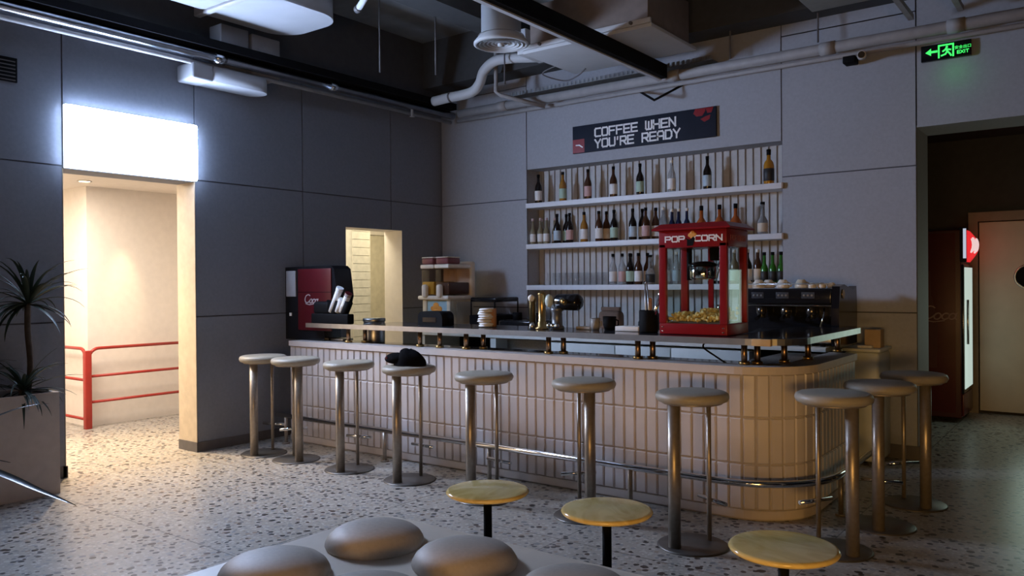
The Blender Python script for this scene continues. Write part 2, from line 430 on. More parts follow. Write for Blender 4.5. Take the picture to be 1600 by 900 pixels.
# hall behind the right opening
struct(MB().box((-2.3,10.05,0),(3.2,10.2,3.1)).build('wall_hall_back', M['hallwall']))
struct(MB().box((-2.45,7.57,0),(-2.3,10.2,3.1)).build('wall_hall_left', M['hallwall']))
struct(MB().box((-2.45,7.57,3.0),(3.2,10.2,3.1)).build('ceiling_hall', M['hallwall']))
d = struct(MB().box((-1.155,9.985,.03),(-.25,10.03,2.075),.004).build('door_1', M['door']))
MB().lathe([(.115,0),(.115,.02),(.135,.02),(.135,0),(.115,0)],(-.70,9.985,1.48),28,Matrix.Rotation(PI/2,4,'X')).build('porthole_ring', M['steel'], d)
MB().cyl((-.70,9.97,1.48),(-.70,9.988,1.48),.114,n=28).build('porthole_glass', M['black'], d)
struct(MB().box((-1.255,9.96,0),(-1.165,10.05,2.185)).box((-.24,9.96,0),(-.15,10.05,2.185)).box((-1.165,9.96,2.085),(-.24,10.05,2.185)).build('trim_12', M['frame']))
struct(MB().box((-.15,10.03,0),(3.2,10.05,.1)).build('baseboard_hall', M['skirt']))

def rrect0(x0,y0,x1,y1,r,n=6):
    p = []
    for cx,cy,a0 in ((x1-r,y1-r,0),(x0+r,y1-r,90),(x0+r,y0+r,180),(x1-r,y0+r,270)):
        p += [(cx+r*math.cos(R(a0+90*k/n)), cy+r*math.sin(R(a0+90*k/n))) for k in range(n+1)]
    return p
# ------------------------------------------------------------------ light box over the opening, notices
SIGN = mat('lit_panel', (.9,.93,1), .4, emit=(.50,.66,1.0), strength=120)
t = thing('light_box', (XL,3.337,2.60), 'blank glowing white light box above the left wall opening', 'sign')
MB().box((XL-.001,2.795,2.365),(XL+.044,3.885,2.848),.004).build('side_trim', mat('lit_side', (.85,.9,1), .4, emit=(.62,.78,1.0), strength=6), t)
MB().prism(rrect0(2.797,2.367,3.883,2.846,.02), XL+.0442, XL+.05, 'x').build('lit_panel', SIGN, t)

t = thing('wall_sign', (-3.725,YB,2.95), 'dark coffee slogan board with red flashes above the bottle shelves', 'sign')
MB().box((-4.515,YB-.028,2.807),(-2.935,YB-.002,3.09),.003).build('board', M['navy'], t)
for wd_, lx, lz in (('COFFEE',-4.24,2.957),('WHEN',-3.66,2.957),("YOU'RE",-4.24,2.842),('READY',-3.70,2.842)):
    m = MB(); stroke_text(m, wd_, (lx,YB-.028,lz), (1,0,0),(0,0,1),(0,-1,0), .080,.063,.021,.0165, centre=False)
    m.build('lettering', M['letter'], t)
e = MB().box((-4.512,YB-.0305,2.81),(-4.37,YB-.0278,2.95)).build('red_corner_graphic', M['red'], t)
m = MB(); ribbon(m, [(-.03,.03),(.01,.028),(.045,.005)], .012,(-4.44,YB-.0305,2.86),(1,0,0),(0,0,1),(0,-1,0),.001); m.build('white_stroke', M['letter'], e)
m = MB()
for pts in ([(-.07,.09),(-.04,.06),(.02,.06),(.05,.10),(.05,.13),(-.05,.13)],[(-.0,.03),(.04,-.0),(.09,.02),(.10,.06),(.05,.05)],[(.05,.13),(.07,.08),(.11,.08),(.13,.13)]):
    m.prism([(-3.09+u, 2.955+v) for u,v in pts], YB-.0305, YB-.0278, 'y')
m.build('red_corner_graphic', M['red'], t)

t = thing('exit_sign', (-1.04,YB,3.25), 'glowing green emergency exit sign above the right opening', 'sign')
GREEN = mat('green_glow', (.02,.3,.06), .5, emit=(.06,1,.16), strength=1.3)
MB().box((-1.212,YB-.04,3.188),(-.862,YB-.002,3.314),.004).build('housing', M['gloss_black'], t)
m = MB(); Y = YB-.0402
m.prism([(-1.18,3.255),(-1.14,3.285),(-1.14,3.265),(-1.095,3.265),(-1.095,3.248),(-1.14,3.248),(-1.14,3.228)], Y-.002, Y, 'y'); m.build('arrow', GREEN, t)
m = MB(); o = (-1.085,Y,3.205)
ribbon(m,[(0,0),(0,.092),(.1,.092),(.1,0)],.012,o,(1,0,0),(0,0,1),(0,-1,0),.002)
for pl in ([(.05,.062),(.06,.04),(.045,.02),(.02,.012)],[(.06,.04),(.075,.022),(.085,.005)],[(.03,.045),(.05,.058),(.08,.05)]): ribbon(m,pl,.012,o,(1,0,0),(0,0,1),(0,-1,0),.002)
m.ball((-1.085+.056,Y-.001,3.205+.074),.009,2,(1,.2,1)); m.build('running_figure', GREEN, t)
m = MB(); stroke_text(m,'EXIT',(-.918,Y,3.215),(1,0,0),(0,0,1),(0,-1,0),.022,.018,.006,.005,.002); m.build('lettering', GREEN, t)
cu = bpy.data.curves.new('glyphs','FONT'); cu.body = '\u5b89\u5168\u51fa\u53e3'; cu.size = .029; cu.align_x = 'CENTER'; cu.extrude = .001
to = bpy.data.objects.new('glyphs', cu); C.objects.link(to); dg = bpy.context.evaluated_depsgraph_get()
me = bpy.data.meshes.new_from_object(to.evaluated_get(dg)); bpy.data.objects.remove(to)
me.transform(Matrix.Translation(Vector((-.918,Y-.001,3.252))-Vector(t.location)) @ Matrix.Rotation(PI/2,4,'X'))
me.materials.clear(); me.materials.append(GREEN)
lo = bpy.data.objects.new('lettering', me); C.objects.link(lo); lo.parent = t

t = thing('wall_vent', (XL,2.36,3.03), 'dark louvred vent high on the left wall', 'vent')
MB().box((XL+.001,2.25,2.945),(XL+.02,2.475,3.122),.003).build('frame', M['black'], t)
m = MB()
for k in range(6): m.box((XL+.02,2.265,2.955+k*.027),(XL+.026,2.46,2.962+k*.027))
m.build('louvre', M['skirt'], t)

# ------------------------------------------------------------------ ceiling services
def run(name, pts, r, m_, label, cat='pipe', joints=(), jm=None):
    t = thing(name, pts[0], label, cat)
    MB().tube(pts, r, 16).build('tube', m_, t)
    for a, b, rr in joints: MB().cyl(a, b, rr).build('coupling', jm or m_, t)
    return t
run('ceiling_pipe', [(-6.1,-3,3.40),(-6.1,6.97,3.40)], .042, M['pipe'], 'shiny steel pipe running along the left wall under the ceiling', joints=[((-6.1,y-.05,3.40),(-6.1,y+.05,3.40),.049) for y in (1.4,3.95,5.2)])
run('ceiling_conduit', [(-6.16,-3,3.335),(-6.16,7.0,3.335)], .02, M['pipepaint'], 'thin grey conduit below the shiny pipe on the left', 'conduit')
t = thing('cable_tray', (-6.1,2,3.5), 'black cable tray directly above the shiny left pipe', 'tray')
MB().box((-6.14,-3,3.455),(-6.02,6.95,3.525)).build('tray', M['black'], t)
run('ceiling_pipe', [(-5.98,6.95,3.405),(3.1,6.95,3.405)], .047, M['pipepaint'], 'fat matt pipe running along the top of the back wall', joints=[((x-.06,6.95,3.405),(x+.06,6.95,3.405),.055) for x in (-5.35,-3.3,-1.9,-.95)])
run('ceiling_conduit', [(-6.05,7.0,3.335),(3.1,7.0,3.335)], .02, M['pipepaint'], 'thin conduit under the fat pipe on the back wall', 'conduit')
t = thing('cable_tray', (-3.5,7.0,3.5), 'perforated metal tray lying on the back wall pipe', 'tray')
m = MB().box((-5.2,6.9,3.48),(-2.9,7.05,3.485))
for k in range(46): m.box((-5.2+k*.05,6.9,3.485),(-5.175+k*.05,6.908,3.52))
m.build('tray', M['steel'], t)

def rounded_box(m, x0,x1,y0,y1,z0,z1,r,ends=('y1',)):
    """plan outline with one rounded end towards +y"""
    n = 10; p = [(x0,y0),(x1,y0)]
    p += [(x1-r+r*math.cos(R(90*k/n)), y1-r+r*math.sin(R(90*k/n))) for k in range(n+1)]
    p += [(x0+r-r*math.cos(R(90-90*k/n)), y1-r+r*math.sin(R(90-90*k/n))) for k in range(n+1)]
    m.prism(p, z0, z1, 'z', True); return m
t = thing('air_duct', (-5.7,3.4,3.9), 'big white air duct crossing the top left corner', 'duct')
rounded_box(MB(), -6.05,-5.25,3.75,4.62,3.72,3.92,.26).build('rounded_outlet', M['airduct'], t)
MB().box((-5.95,0.5,3.70),(-5.5,3.72,3.98),.06).build('trunk', M['airduct'], t)
MB().box((-6.08,3.70,3.69),(-5.3,3.76,3.95),.01).build('flange', M['pipepaint'], t)
t = thing('air_duct', (-6.2,4.0,3.2), 'lower white round-ended duct hanging on the left wall', 'duct')
m = MB(); rounded_box(m, -6.37,-6.12,3.92,4.50,3.20,3.33,.12); m.build('rounded_outlet', M['airduct'], t)
MB().box((-6.38,3.72,3.195),(-6.13,3.915,3.34),.02).build('box_end', M['airduct'], t)
MB().box((-6.36,4.02,3.32),(-6.18,4.30,3.74),.01).build('neck', M['airduct'], t)
MB().box((-6.36,4.32,3.35),(-6.16,4.62,3.72),.01).build('damper_box', M['pipepaint'], t)

t = thing('ceiling_diffuser', (-4.154,5.381,3.5), 'round white ringed air diffuser on a drop duct', 'diffuser')
m = MB(); m.lathe([(.19,.10),(.235,.045),(.235,.03),(.215,.02),(.205,.03)],(-4.154,5.381,3.46),36); m.build('rim', M['duct'], t)
m = MB()
for k in range(5):
    r = .19-.034*k; m.lathe([(r,.03),(r-.022,.045-.004*k),(r-.026,.045-.004*k),(r-.004,.028)],(-4.154,5.381,3.455+.004*k),32)
m.lathe([(0,.02),(.03,.02),(.03,.04),(0,.04)],(-4.154,5.381,3.46),20)
m.build('ring_blades', M['duct'], t)
MB().lathe([(.20,.10),(.17,.11),(.17,.36),(0,.36)],(-4.154,5.381,3.46),32).build('drop_neck', M['duct'], t)
t = thing('round_duct', (-4.154,4.0,3.98), 'round white duct leading to the ringed diffuser', 'duct')
MB().tube([(-4.154,0,4.0),(-4.154,2.5,4.0),(-4.154,5.3,3.995),(-4.154,5.55,3.99)], .185, 24).build('tube', M['duct'], t)

t = thing('fan_coil_unit', (-3.58,6.2,3.5), 'white boxed fan coil unit hanging in the middle of the ceiling', 'air unit')
MB().box((-4.15,5.80,3.53),(-2.98,6.58,3.93),.006).build('casing', mat('casing_warm_tint', (.22,.17,.14), .7), t)  # brown puts the warm light on the casing sides into the colour
MB().box((-4.2,5.76,3.50),(-2.93,6.62,3.53),.004).build('bottom_panel', M['duct'], t)
MB().box((-4.2,5.74,3.53),(-2.93,5.765,3.57),.004).build('edge_flange', M['duct'], t)
for x in (-4.0,-3.55,-3.1): MB().cyl((x,5.72,3.55),(x,5.76,3.55),.014).build('bolt', M['skirt'], t)
MB().box((-4.30,5.80,3.52),(-4.20,6.15,3.75),.01).build('duct_collar', M['duct'], t)
t = thing('lighting_track', (-3.38,4,3.55), 'black lighting track with pale lower edge crossing under the fan coil', 'track')
MB().box((-3.41,1.5,3.37),(-3.33,6.86,3.495)).build('rail', M['black'], t)
MB().box((-3.425,1.5,3.358),(-3.385,6.86,3.37)).build('lower_lip', M['duct'], t)
def smooth_path(P, n=6):
    P = [Vector(p) for p in P]; out = []
    for i in range(len(P)-1):
        a,b,c,d = P[max(i-1,0)],P[i],P[i+1],P[min(i+2,len(P)-1)]
        for k in range(n):
            u = k/n; out.append(.5*((2*b)+(c-a)*u+(2*a-5*b+4*c-d)*u*u+(3*b-a-3*c+d)*u**3))
    return out+[P[-1]]
run('drain_pipe', smooth_path([(-4.16,6.5,3.68),(-4.5,6.5,3.70),(-4.87,6.5,3.75),(-5.10,6.5,3.76),(-5.25,6.5,3.68),(-5.31,6.5,3.56),(-5.43,6.5,3.485),(-5.75,6.5,3.475),(-5.96,6.5,3.466)]), .052, M['duct'], 'white insulated pipe swooping down in an S below the diffuser', joints=[((-5.72,6.5,3.476),(-5.70,6.5,3.477),.058)], jm=M['skirt'])
run('drop_conduit', [(-5.165,6.6,4.25),(-5.169,6.6,3.47),(-5.12,6.62,3.43),(-4.75,6.9,3.31)], .022, M['pipepaint'], 'thin grey conduit dropping beside the S-shaped white pipe', 'conduit')
run('loose_wire', smooth_path([(-4.207,6.3,3.515),(-4.40,6.35,3.48),(-4.25,6.5,3.42),(-4.1,6.5,3.44),(-4.0,6.5,3.498)]), .006, M['skirt'], 'thin loose wire hanging below the white fan coil', 'wire')
for lab, (x,y) in (('black hanger rod nearest the left wall ducts',(-5.55,5.3)),('black hanger rod between the left ducts and diffuser',(-5.2,5.7)),('black hanger rod behind the ringed diffuser',(-4.9,6.4)),('black hanger rod above the bottle shelves',(-2.75,6.95)),('black hanger rod near the camera bracket',(-1.98,6.95))):
    tag(MB().cyl((x,y,3.47),(x,y,4.24),.008,n=8).build('hanger_rod', M['skirt'], None, (x,y,3.47)), lab, 'rod', 'hanger rods under the ceiling')
t = thing('wide_duct', (-1.6,6.7,3.75), 'wide grey flat duct meeting the back wall upper right', 'duct')
MB().box((-2.0,4.0,3.70),(-1.38,6.85,4.0),.01).build('trunk', mat('grey_duct', (.36,.35,.31), .6), t)
for x in (-1.95,-1.43): MB().cyl((x,6.0,4.0),(x,6.0,4.25),.008,n=8).build('hanger', M['skirt'], t)
for lab, x in (('thin pale ceiling rail left of the exit sign',-1.25),('thin pale ceiling rail above the exit sign',-.91)):
    t = thing('ceiling_rail', (x,5,3.5), lab, 'rail', 'pale ceiling rails')
    MB().box((x-.02,3.5,3.49),(x+.02,6.88,3.53)).build('rail', M['pipepaint'], t)
t = thing('wall_bracket', (-3.15,YB,3.3), 'black V-shaped bracket on the wall above the slogan board', 'bracket')
MB().cyl((-3.74,7.085,3.35),(-3.46,6.85,3.18),.011).build('arm', M['black'], t)
MB().cyl((-3.46,6.85,3.18),(-3.28,7.085,3.34),.011).build('arm', M['black'], t)
t = thing('security_camera', (-1.62,6.95,3.28), 'small security camera under the pipe left of the exit sign', 'camera')
MB().cyl((-1.64,6.98,3.30),(-1.60,6.80,3.265),.034).build('barrel', M['duct'], t)
MB().cyl((-1.60,6.80,3.265),(-1.597,6.785,3.262),.026).build('lens', M['gloss_black'], t)
MB().box((-1.78,6.93,3.25),(-1.68,7.05,3.31),.01).build('mount', M['black'], t)
t = thing('sprinkler_head', (-6.1,6.3,3.3), 'small sprinkler head under the shiny left pipe near corner', 'sprinkler')
MB().cyl((-6.1,6.3,3.395),(-6.1,6.3,3.29),.014).build('stem', M['pipepaint'], t)
MB().cyl((-6.1,6.3,3.288),(-6.1,6.3,3.283),.03).build('deflector', M['pipepaint'], t)
t = thing('tube_lamp', (-4.7,4.4,3.75), 'unlit white tube lamp under the ceiling at top centre', 'lamp')
MB().cyl((-4.86,4.42,3.70),(-4.3,4.10,3.72),.025).build('tube', M['duct'], t)
MB().cyl((-4.86,4.42,3.70),(-4.92,4.45,3.70),.03).build('end_cap', M['skirt'], t)
for x,y in ((-4.75,4.36),(-4.45,4.19)): MB().cyl((x,y,3.72),(x,y,4.25),.006,n=8).build('hanger', M['skirt'], t)

# ------------------------------------------------------------------ shelves and slogan wall
for lab, z in (('topmost white bottle shelf in the lit recess',2.327),('middle white bottle shelf behind the popcorn machine',1.880),('lowest white bottle shelf holding the glasses',1.432)):
    t = thing('wall_shelf', (-3.7,7.2,z), lab, 'shelf', 'white recess shelves')
    MB().box((RX0+.002,7.06,z-.052),(-2.332,7.311,z),.003).build('board', M['shelf'], t)
    MB().box((-2.3315,7.06,z-.052),(-2.318,7.088,z)).build('board_end', M['wood_end'], t)

# ------------------------------------------------------------------ bar
BY, BX, BR, BXL, BYE = 4.695, -1.47, .42, -6.15, 6.0
def bar_path(d, n=14, xl=BXL, ye=BYE):
    if BR+d < .02: return [(xl, BY-d), (BX+d, BY-d), (BX+d, ye)]
    p = [(xl, BY-d), (BX-BR, BY-d)]
    p += [(BX-BR+(BR+d)*math.sin(R(90*k/n)), BY+BR-(BR+d)*math.cos(R(90*k/n))) for k in range(1,n+1)]
    return p+[(BX+d, ye)]
def sample(path):
    L = [0]
    for a,b in zip(path, path[1:]): L.append(L[-1]+math.dist(a,b))
    def at(s):
        for i in range(len(path)-1):
            if s <= L[i+1] or i == len(path)-2:
                u = (s-L[i])/(L[i+1]-L[i]); a,b = path[i],path[i+1]
                return (a[0]+(b[0]-a[0])*u, a[1]+(b[1]-a[1])*u)
    return at, L[-1]
def band(do, di, z0, z1, **k):
    m = MB(); m.prism(bar_path(do, **k)+list(reversed(bar_path(di, **k))), z0, z1); return m
bar = thing('bar_counter', (-3.8,5.0,0), 'long tiled bar counter with a rounded right corner', 'bar')
band(-.006,-.48,.0,.885).build('carcass', M['grout'], bar)
at, total = sample(bar_path(-.005, 22)); N = round(total/.0805); dn, _ = sample(bar_path(.012, 22))
m = MB(); ot, tot2 = sample(bar_path(.012, 22)); 
for (z0, z1) in ((.066,.339),(.346,.621),(.628,.886)):
    for i in range(N):
        s0 = total*i/N+.003; s1 = total*(i+1)/N-.003
        a, b = Vector(at(s0)), Vector(at(s1)); d = (b-a).normalized(); nrm = Vector((d.y,-d.x))
        bv = .007; q = [a, b]; oa = a+nrm*.010+d*bv; ob = b+nrm*.010-d*bv
        vs = [(a.x,a.y,z0),(b.x,b.y,z0),(b.x,b.y,z1),(a.x,a.y,z1),(oa.x,oa.y,z0+bv),(ob.x,ob.y,z0+bv),(ob.x,ob.y,z1-bv),(oa.x,oa.y,z1-bv)]
        m.verts(vs, [(4,5,6,7),(0,1,5,4),(1,2,6,5),(2,3,7,6),(3,0,4,7)])
m.build('tiled_front', M['tile'], bar)
band(.006,-.02,.012,.062).build('plinth', M['cap'], bar)
band(.018,-.17,.888,.935).build('counter_cap', M['cap'], bar)
band(-.171,-.50,.885,.918).build('worktop', M['stone'], bar)
MB().box((BXL-.004,4.70,.0),(BXL,5.17,.885)).build('end_panel', M['cap'], bar)

# raised shelf on short paired posts
rc = thing('raised_bar_shelf', (-3.7,4.9,.935), 'dark stone raised shelf with metal edge on paired posts', 'shelf')
SZ = 1.104; ST = .036
op = [(-5.93,4.70),(-1.78,4.70)]+[(-1.78+.30*math.sin(R(9*k)), 5.0-.30*math.cos(R(9*k))) for k in range(1,11)]+[(-1.48,6.22)]
ip = [(-5.93,4.785),(-5.30,4.785),(-5.30,5.26),(-1.95,5.26),(-1.95,6.22)]
def inset(path, d):
    return [(x, y+d) if i < 2 else ((x-d*math.sin(R(9*(i-1))), y+d*math.cos(R(9*(i-1)))) if i < 12 else (x-d, y)) for i,(x,y) in enumerate(path)]
MB().prism(inset(op,.006)+list(reversed(ip)), SZ-ST, SZ).build('stone_slab', M['stone'], rc)
MB().prism(op+list(reversed(inset(op,.0058))), SZ-ST-.003, SZ+.001).build('metal_edge', mat('edge_band', (.66,.65,.64), .36, 1.0), rc)
POSTS = [(-5.46,4.80),(-5.33,4.88),(-4.58,4.80),(-4.36,4.80),(-4.08,4.80),(-3.97,4.88),(-3.29,4.80),(-3.20,4.86),(-2.56,4.80),(-2.48,4.86),(-1.83,4.82),(-1.765,4.87),(-1.66,5.06),(-1.60,5.35),(-1.60,6.05)]
def post(x, y):
    p = MB().cyl((x,y,.936),(x,y,SZ-ST),.019).build('post', M['bronze'], rc)
    MB().cyl((x,y,.936),(x,y,.955),.033).build('foot_collar', M['brass'], p)
for x,y in POSTS: post(x,y)
MB().box((-1.735,4.688,SZ-ST-.004),(-1.62,4.722,SZ+.002),.002).build('wooden_tag', mat('tan_tag',(.62,.42,.20),.5), rc)

# foot rail
fr = thing('foot_rail', (-3.8,4.55,0), 'steel foot rail wrapping round the bottom of the bar', 'rail')
MB().tube([(x,y,.255) for x,y in bar_path(.125, 16, -6.2, 6.0)], .021, 14).build('rail_tube', M['chrome'], fr)
for x,y in ((-6.06,4.57),(-4.77,4.57),(-3.67,4.57),(-2.5,4.57),(BX+.125,5.15)):
    p = MB().cyl((x,y,.0),(x,y,.245),.016).build('support_post', M['taupe'], fr)
    MB().cyl((x,y,.0),(x,y,.012),.035).build('floor_flange', M['taupe'], p)

# ------------------------------------------------------------------ bar stools
def make_stool():
    t = thing('bar_stool', (0,0,0), '-', 'stool', 'bar stools round the counter')
    m = MB(); m.lathe([(0,.795),(.175,.795),(.192,.802),(.200,.818),(.200,.828),(.193,.843),(.178,.850),(.08,.853),(0,.853)], n=40); m.build('seat', M['seat'], t)
    MB().cyl((0,0,.787),(0,0,.796),.165,n=32).build('seat_plate', M['taupe'], t)
    MB().cyl((.125,0,.008),(.125,0,.79),.034,n=24).build('post', M['taupe'], t)
    rod = MB().cyl((-.115,0,.008),(-.115,0,.79),.013).build('rod', M['taupe'], t)
    MB().cyl((-.135,-.115,.235),(-.135,.115,.235),.0115).build('footrest', M['chrome'], rod)
    m = MB(); m.lathe([(0,0),(.195,0),(.195,.004),(.185,.010),(0,.012)], n=40); m.build('base_plate', mat('dark_base_steel', (.13,.12,.11), .4, .6), t)
    return t
proto = make_stool()
ST_ = [(-5.862,4.19,285,'leftmost grey round bar stool, nearest the dark left wall'),
 (-5.434,4.20,332,'grey round bar stool second from the left wall'),
 (-4.80,4.22,285,'empty grey bar stool just left of the one holding the cap'),
 (-4.167,4.245,268,'bar stool with the black cap lying on its seat'),
 (-3.39,4.17,262,'grey bar stool just right of the one holding the cap'),
 (-2.63,4.22,318,'bar stool in front of the bar, third from its rounded corner'),
 (-1.85,4.09,243,'bar stool in front of the bar, just left of the rounded corner'),
 (-1.20,4.46,330,'largest looking bar stool, right of the rounded bar corner'),
 (-1.10,5.06,278,'middle bar stool of the three on the right side of the bar'),
 (-1.03,5.68,312,'farthest bar stool on the right side, nearest the fridge')]
for i,(x,y,a,lab) in enumerate(ST_):
    o = proto if i == 0 else copy_tree(proto)
    o.location = (x,y,0); o.rotation_euler.z = R(a); o['label'] = lab

# black cap on the fourth stool
t = thing('baseball_cap', (-4.2,4.245,.853), 'crumpled black cap lying on a bar stool seat', 'cap')
m = MB()
tb = bmesh.new(); bmesh.ops.create_icosphere(tb, subdivisions=4, radius=1)
for v in tb.verts:
    a = math.atan2(v.co.y, v.co.x); k = 1+.06*math.sin(3*a+1)+.05*math.sin(5*v.co.z+2*a)
    v.co = Vector((v.co.x*.125*k, v.co.y*.10*k, max(v.co.z,-.02)*.115*k))
for f in tb.faces: f.smooth = True
m.merge(tb, Matrix.Translation((-4.155,4.245,.857))); m.ball((-4.185,4.235,.945),.045,3,(1.2,.9,.75)); m.build('crown', M['blackcloth'], t)
m = MB(); prof = []
tb = bmesh.new(); bmesh.ops.create_icosphere(tb, subdivisions=3, radius=1)
for v in tb.verts: v.co = Vector((v.co.x*.105, v.co.y*.085, v.co.z*.042+.03*(1-abs(v.co.y))*(.3)))
for f in tb.faces: f.smooth = True
m.merge(tb, Matrix.Translation((-4.255,4.215,.895))); m.build('visor', M['blackcloth'], t)
MB().ball((-4.29,4.135,.91),.012,2,(1,.35,1)).build('red_badge', M['darkred'], t)

# ------------------------------------------------------------------ marble tables and the cushioned bench
def make_table():
    t = thing('side_table', (0,0,0), '-', 'table', 'round marble tables by the bench')
    m = MB(); m.lathe([(0,.527),(.165,.527),(.178,.533),(.183,.541),(.178,.548),(.168,.55),(0,.55)], n=48); m.build('tabletop', M['marble'], t)
    MB().cyl((0,0,.01),(0,0,.528),.0185,n=20).build('post', M['black'], t)
    m = MB(); m.lathe([(0,0),(.15,0),(.15,.006),(.13,.012),(0,.014)], n=36); m.build('base_plate', M['black'], t)
    return t
proto = make_table()
for i,(x,y,lab) in enumerate([(-2.192,2.715,'leftmost of the three round cream marble tables'),(-1.614,2.755,'middle round marble table with a pale streak reflected on it'),(-.898,2.715,'rightmost and nearest of the round cream marble tables')]):
    o = proto if i == 0 else copy_tree(proto)
    o.location = (x,y,0); o['label'] = lab; o.rotation_euler.z = R(37*i)
b = thing('cushioned_bench', (-1.9,1.8,0), 'pale low bench with round domed cushions in the foreground', 'bench')
def rrect(x0,y0,x1,y1,r,n=8):
    p = []
    for cx,cy,a0 in ((x1-r,y1-r,0),(x0+r,y1-r,90),(x0+r,y0+r,180),(x1-r,y0+r,270)):
        p += [(cx+r*math.cos(R(a0+90*k/n)), cy+r*math.sin(R(a0+90*k/n))) for k in range(n+1)]
    return p
MB().prism(rrect(-2.565,.55,-.75,2.43,.13), .39,.45).build('slab', M['bench'], b)
MB().prism(rrect(-2.48,.63,-.83,2.35,.1), .0,.389).build('plinth', M['cap'], b)
for x,y in ((-2.277,2.125),(-1.847,2.155),(-1.37,2.13),(-2.305,1.685),(-1.86,1.70),(-1.41,1.71),(-2.3,1.24),(-1.86,1.25),(-1.41,1.26)):
    m = MB(); r = .19; m.lathe([(r*.98,0),(r*1.0,.008),(r*.985,.020),(r*.93,.038),(r*.82,.055),(r*.62,.069),(r*.33,.077),(0,.079)],(x,y,.4502),40); m.build('cushion', M['cushion'], b)

# ------------------------------------------------------------------ back counter
bc = thing('back_counter', (-4,6.7,0), 'long white drawer counter under the bottle shelves', 'counter')
MB().box((-6.02,6.30,.905),(-1.75,7.088,.94),.003).build('worktop', M['white'], bc)
MB().box((-6.02,6.32,.0),(-5.96,7.08,.905)).build('end_panel', M['white'], bc)
MB().box((-5.96,6.9,.0),(-1.75,7.08,.905)).build('back_panel', M['black'], bc)
MB().box((-5.05,6.32,.0),(-4.98,6.9,.905)).build('divider', M['white'], bc)
for i,(a,c_) in enumerate([(-4.35,-3.60),(-3.59,-3.05),(-3.04,-2.35)]):
    dd = MB().box((a,6.30,.50),(c_,6.9,.885),.004).build('drawer', M['white'], bc)
MB().box((-4.97,6.5,.02),(-4.36,6.9,.88)).build('fridge_unit', M['steel'], bc)
MB().box((-2.34,6.4,.02),(-1.76,6.9,.9)).build('bay_shade_block', M['black'], bc)  # solid black block painting the shade inside an open bay
ec = thing('end_cabinet', (-1.59,6.85,0), 'small white end cabinet between the bar and back wall', 'cabinet')
MB().box((-1.722,6.68,.02),(-1.455,7.085,.885),.025).build('body', M['white'], ec)
MB().box((-1.732,6.67,.888),(-1.445,7.086,.915),.008).build('top', M['white'], ec)
t = thing('cardboard_box', (-1.53,6.85,.915), 'small tan box on the white end cabinet', 'box')
MB().box((-1.59,6.80,.916),(-1.47,6.93,1.06),.004).build('carton', mat('cardboard',(.45,.32,.19),.8), t)
MB().box((-1.63,6.74,.916),(-1.52,6.83,.935),.006).build('folded_flap', M['paper'], t)

# ------------------------------------------------------------------ drink fountain on the left end
t = thing('drink_fountain', (-6.0,4.9,.918), 'black drink fountain with a red logo panel left of doorway', 'drink dispenser')
prof = [(-6.365,.937),(-5.80,.937),(-5.80,1.10),(-5.74,1.17),(-5.64,1.29),(-5.62,1.35),(-5.66,1.60),(-5.70,1.63),(-6.365,1.625)]
MB().prism(prof, 4.81, 5.01, 'y').build('casing', M['gloss_black'], t)
p = MB().box((-6.165,4.799,1.03),(-5.69,4.811,1.605),.003).build('red_panel', M['darkred'], t)
MB().box((-6.165,4.7975,1.385),(-5.69,4.7995,1.390)).build('panel_joint', M['black'], p)
m = MB(); script_word(m, (-6.07,4.799,1.285),(1,0,0),(0,0,1),(0,-1,0), .075,.009,['C','o','c','a']); m.build('logo_script', mat('script_white',(.40,.34,.34),.5), p)
MB().box((-6.34,4.797,1.345),(-6.20,4.811,1.59),.004).build('grey_panel', mat('grey_louvre',(.42,.43,.46),.4), t)
MB().box((-6.30,4.803,1.16),(-6.27,4.811,1.19)).build('button', M['letter'], t)
MB().box((-5.79,4.87,.938),(-5.62,5.0,.96),.004).build('drip_tray', M['steel'], t)
for k in range(3): MB().cyl((-5.71,4.85+.06*k,1.21),(-5.70,4.85+.06*k,1.15),.014).build('nozzle', M['black'], t)

# cup dispenser with tilted cup stacks on the raised shelf
t = thing('cup_holder', (-5.55,4.74,SZ), 'black rack of tilted paper cups and lids on the left shelf end', 'cup rack')
MB().box((-5.86,4.705,SZ+.001),(-5.36,4.782,SZ+.09),.01).box((-5.84,4.707,SZ+.08),(-5.62,4.78,SZ+.20),.03).build('base', M['black'], t)
def tilt_cyl(name, x, z, L, r, m_, par, r2=None):
    a = Vector((x,4.745,z)); d = Vector((.5,0,.866)); return MB().cyl(a, a+d*L, r, r2, 22).build(name, m_, par)
for x in (-5.72,-5.60,-5.47): tilt_cyl('sleeve', x, SZ+.05, .17, .036, M['black'], t)
for lab, x, L in (('longest stack of white paper cups in the black rack',-5.63,.27),('middle stack of pale cups in the black rack',-5.545,.155),('right stack of red-rimmed cups in the black rack',-5.49,.215)):
    a = Vector((x,4.738,SZ+.085)); d = Vector((.5,0,.866)); q = a+d*.025
    c = thing('cup_stack', a, lab, 'cups', 'cup stacks in the rack')
    MB().cyl(q, a+d*L, .026,.031, 22).build('cups', M['paper'], c)
    m = MB()
    for k in range(3): m.cyl(a+d*(L-.012*k), a+d*(L-.012*k+.005), .0335, n=22)
    m.build('rims', M['darkred'] if 'red' in lab else M['letter'], c)

t = thing('steel_canister', (-5.43,5.08,.918), 'brushed steel canister standing in front of the lit doorway', 'canister')
MB().lathe([(0,0),(.094,0),(.097,.01),(.097,.19),(.093,.195),(0,.195)],(-5.43,5.085,.919),30).build('body', M['steel'], t)
MB().lathe([(.102,.196),(.104,.2),(.104,.222),(.095,.228),(0,.228)],(-5.43,5.085,.919),30).build('lid', M['steel'], t)

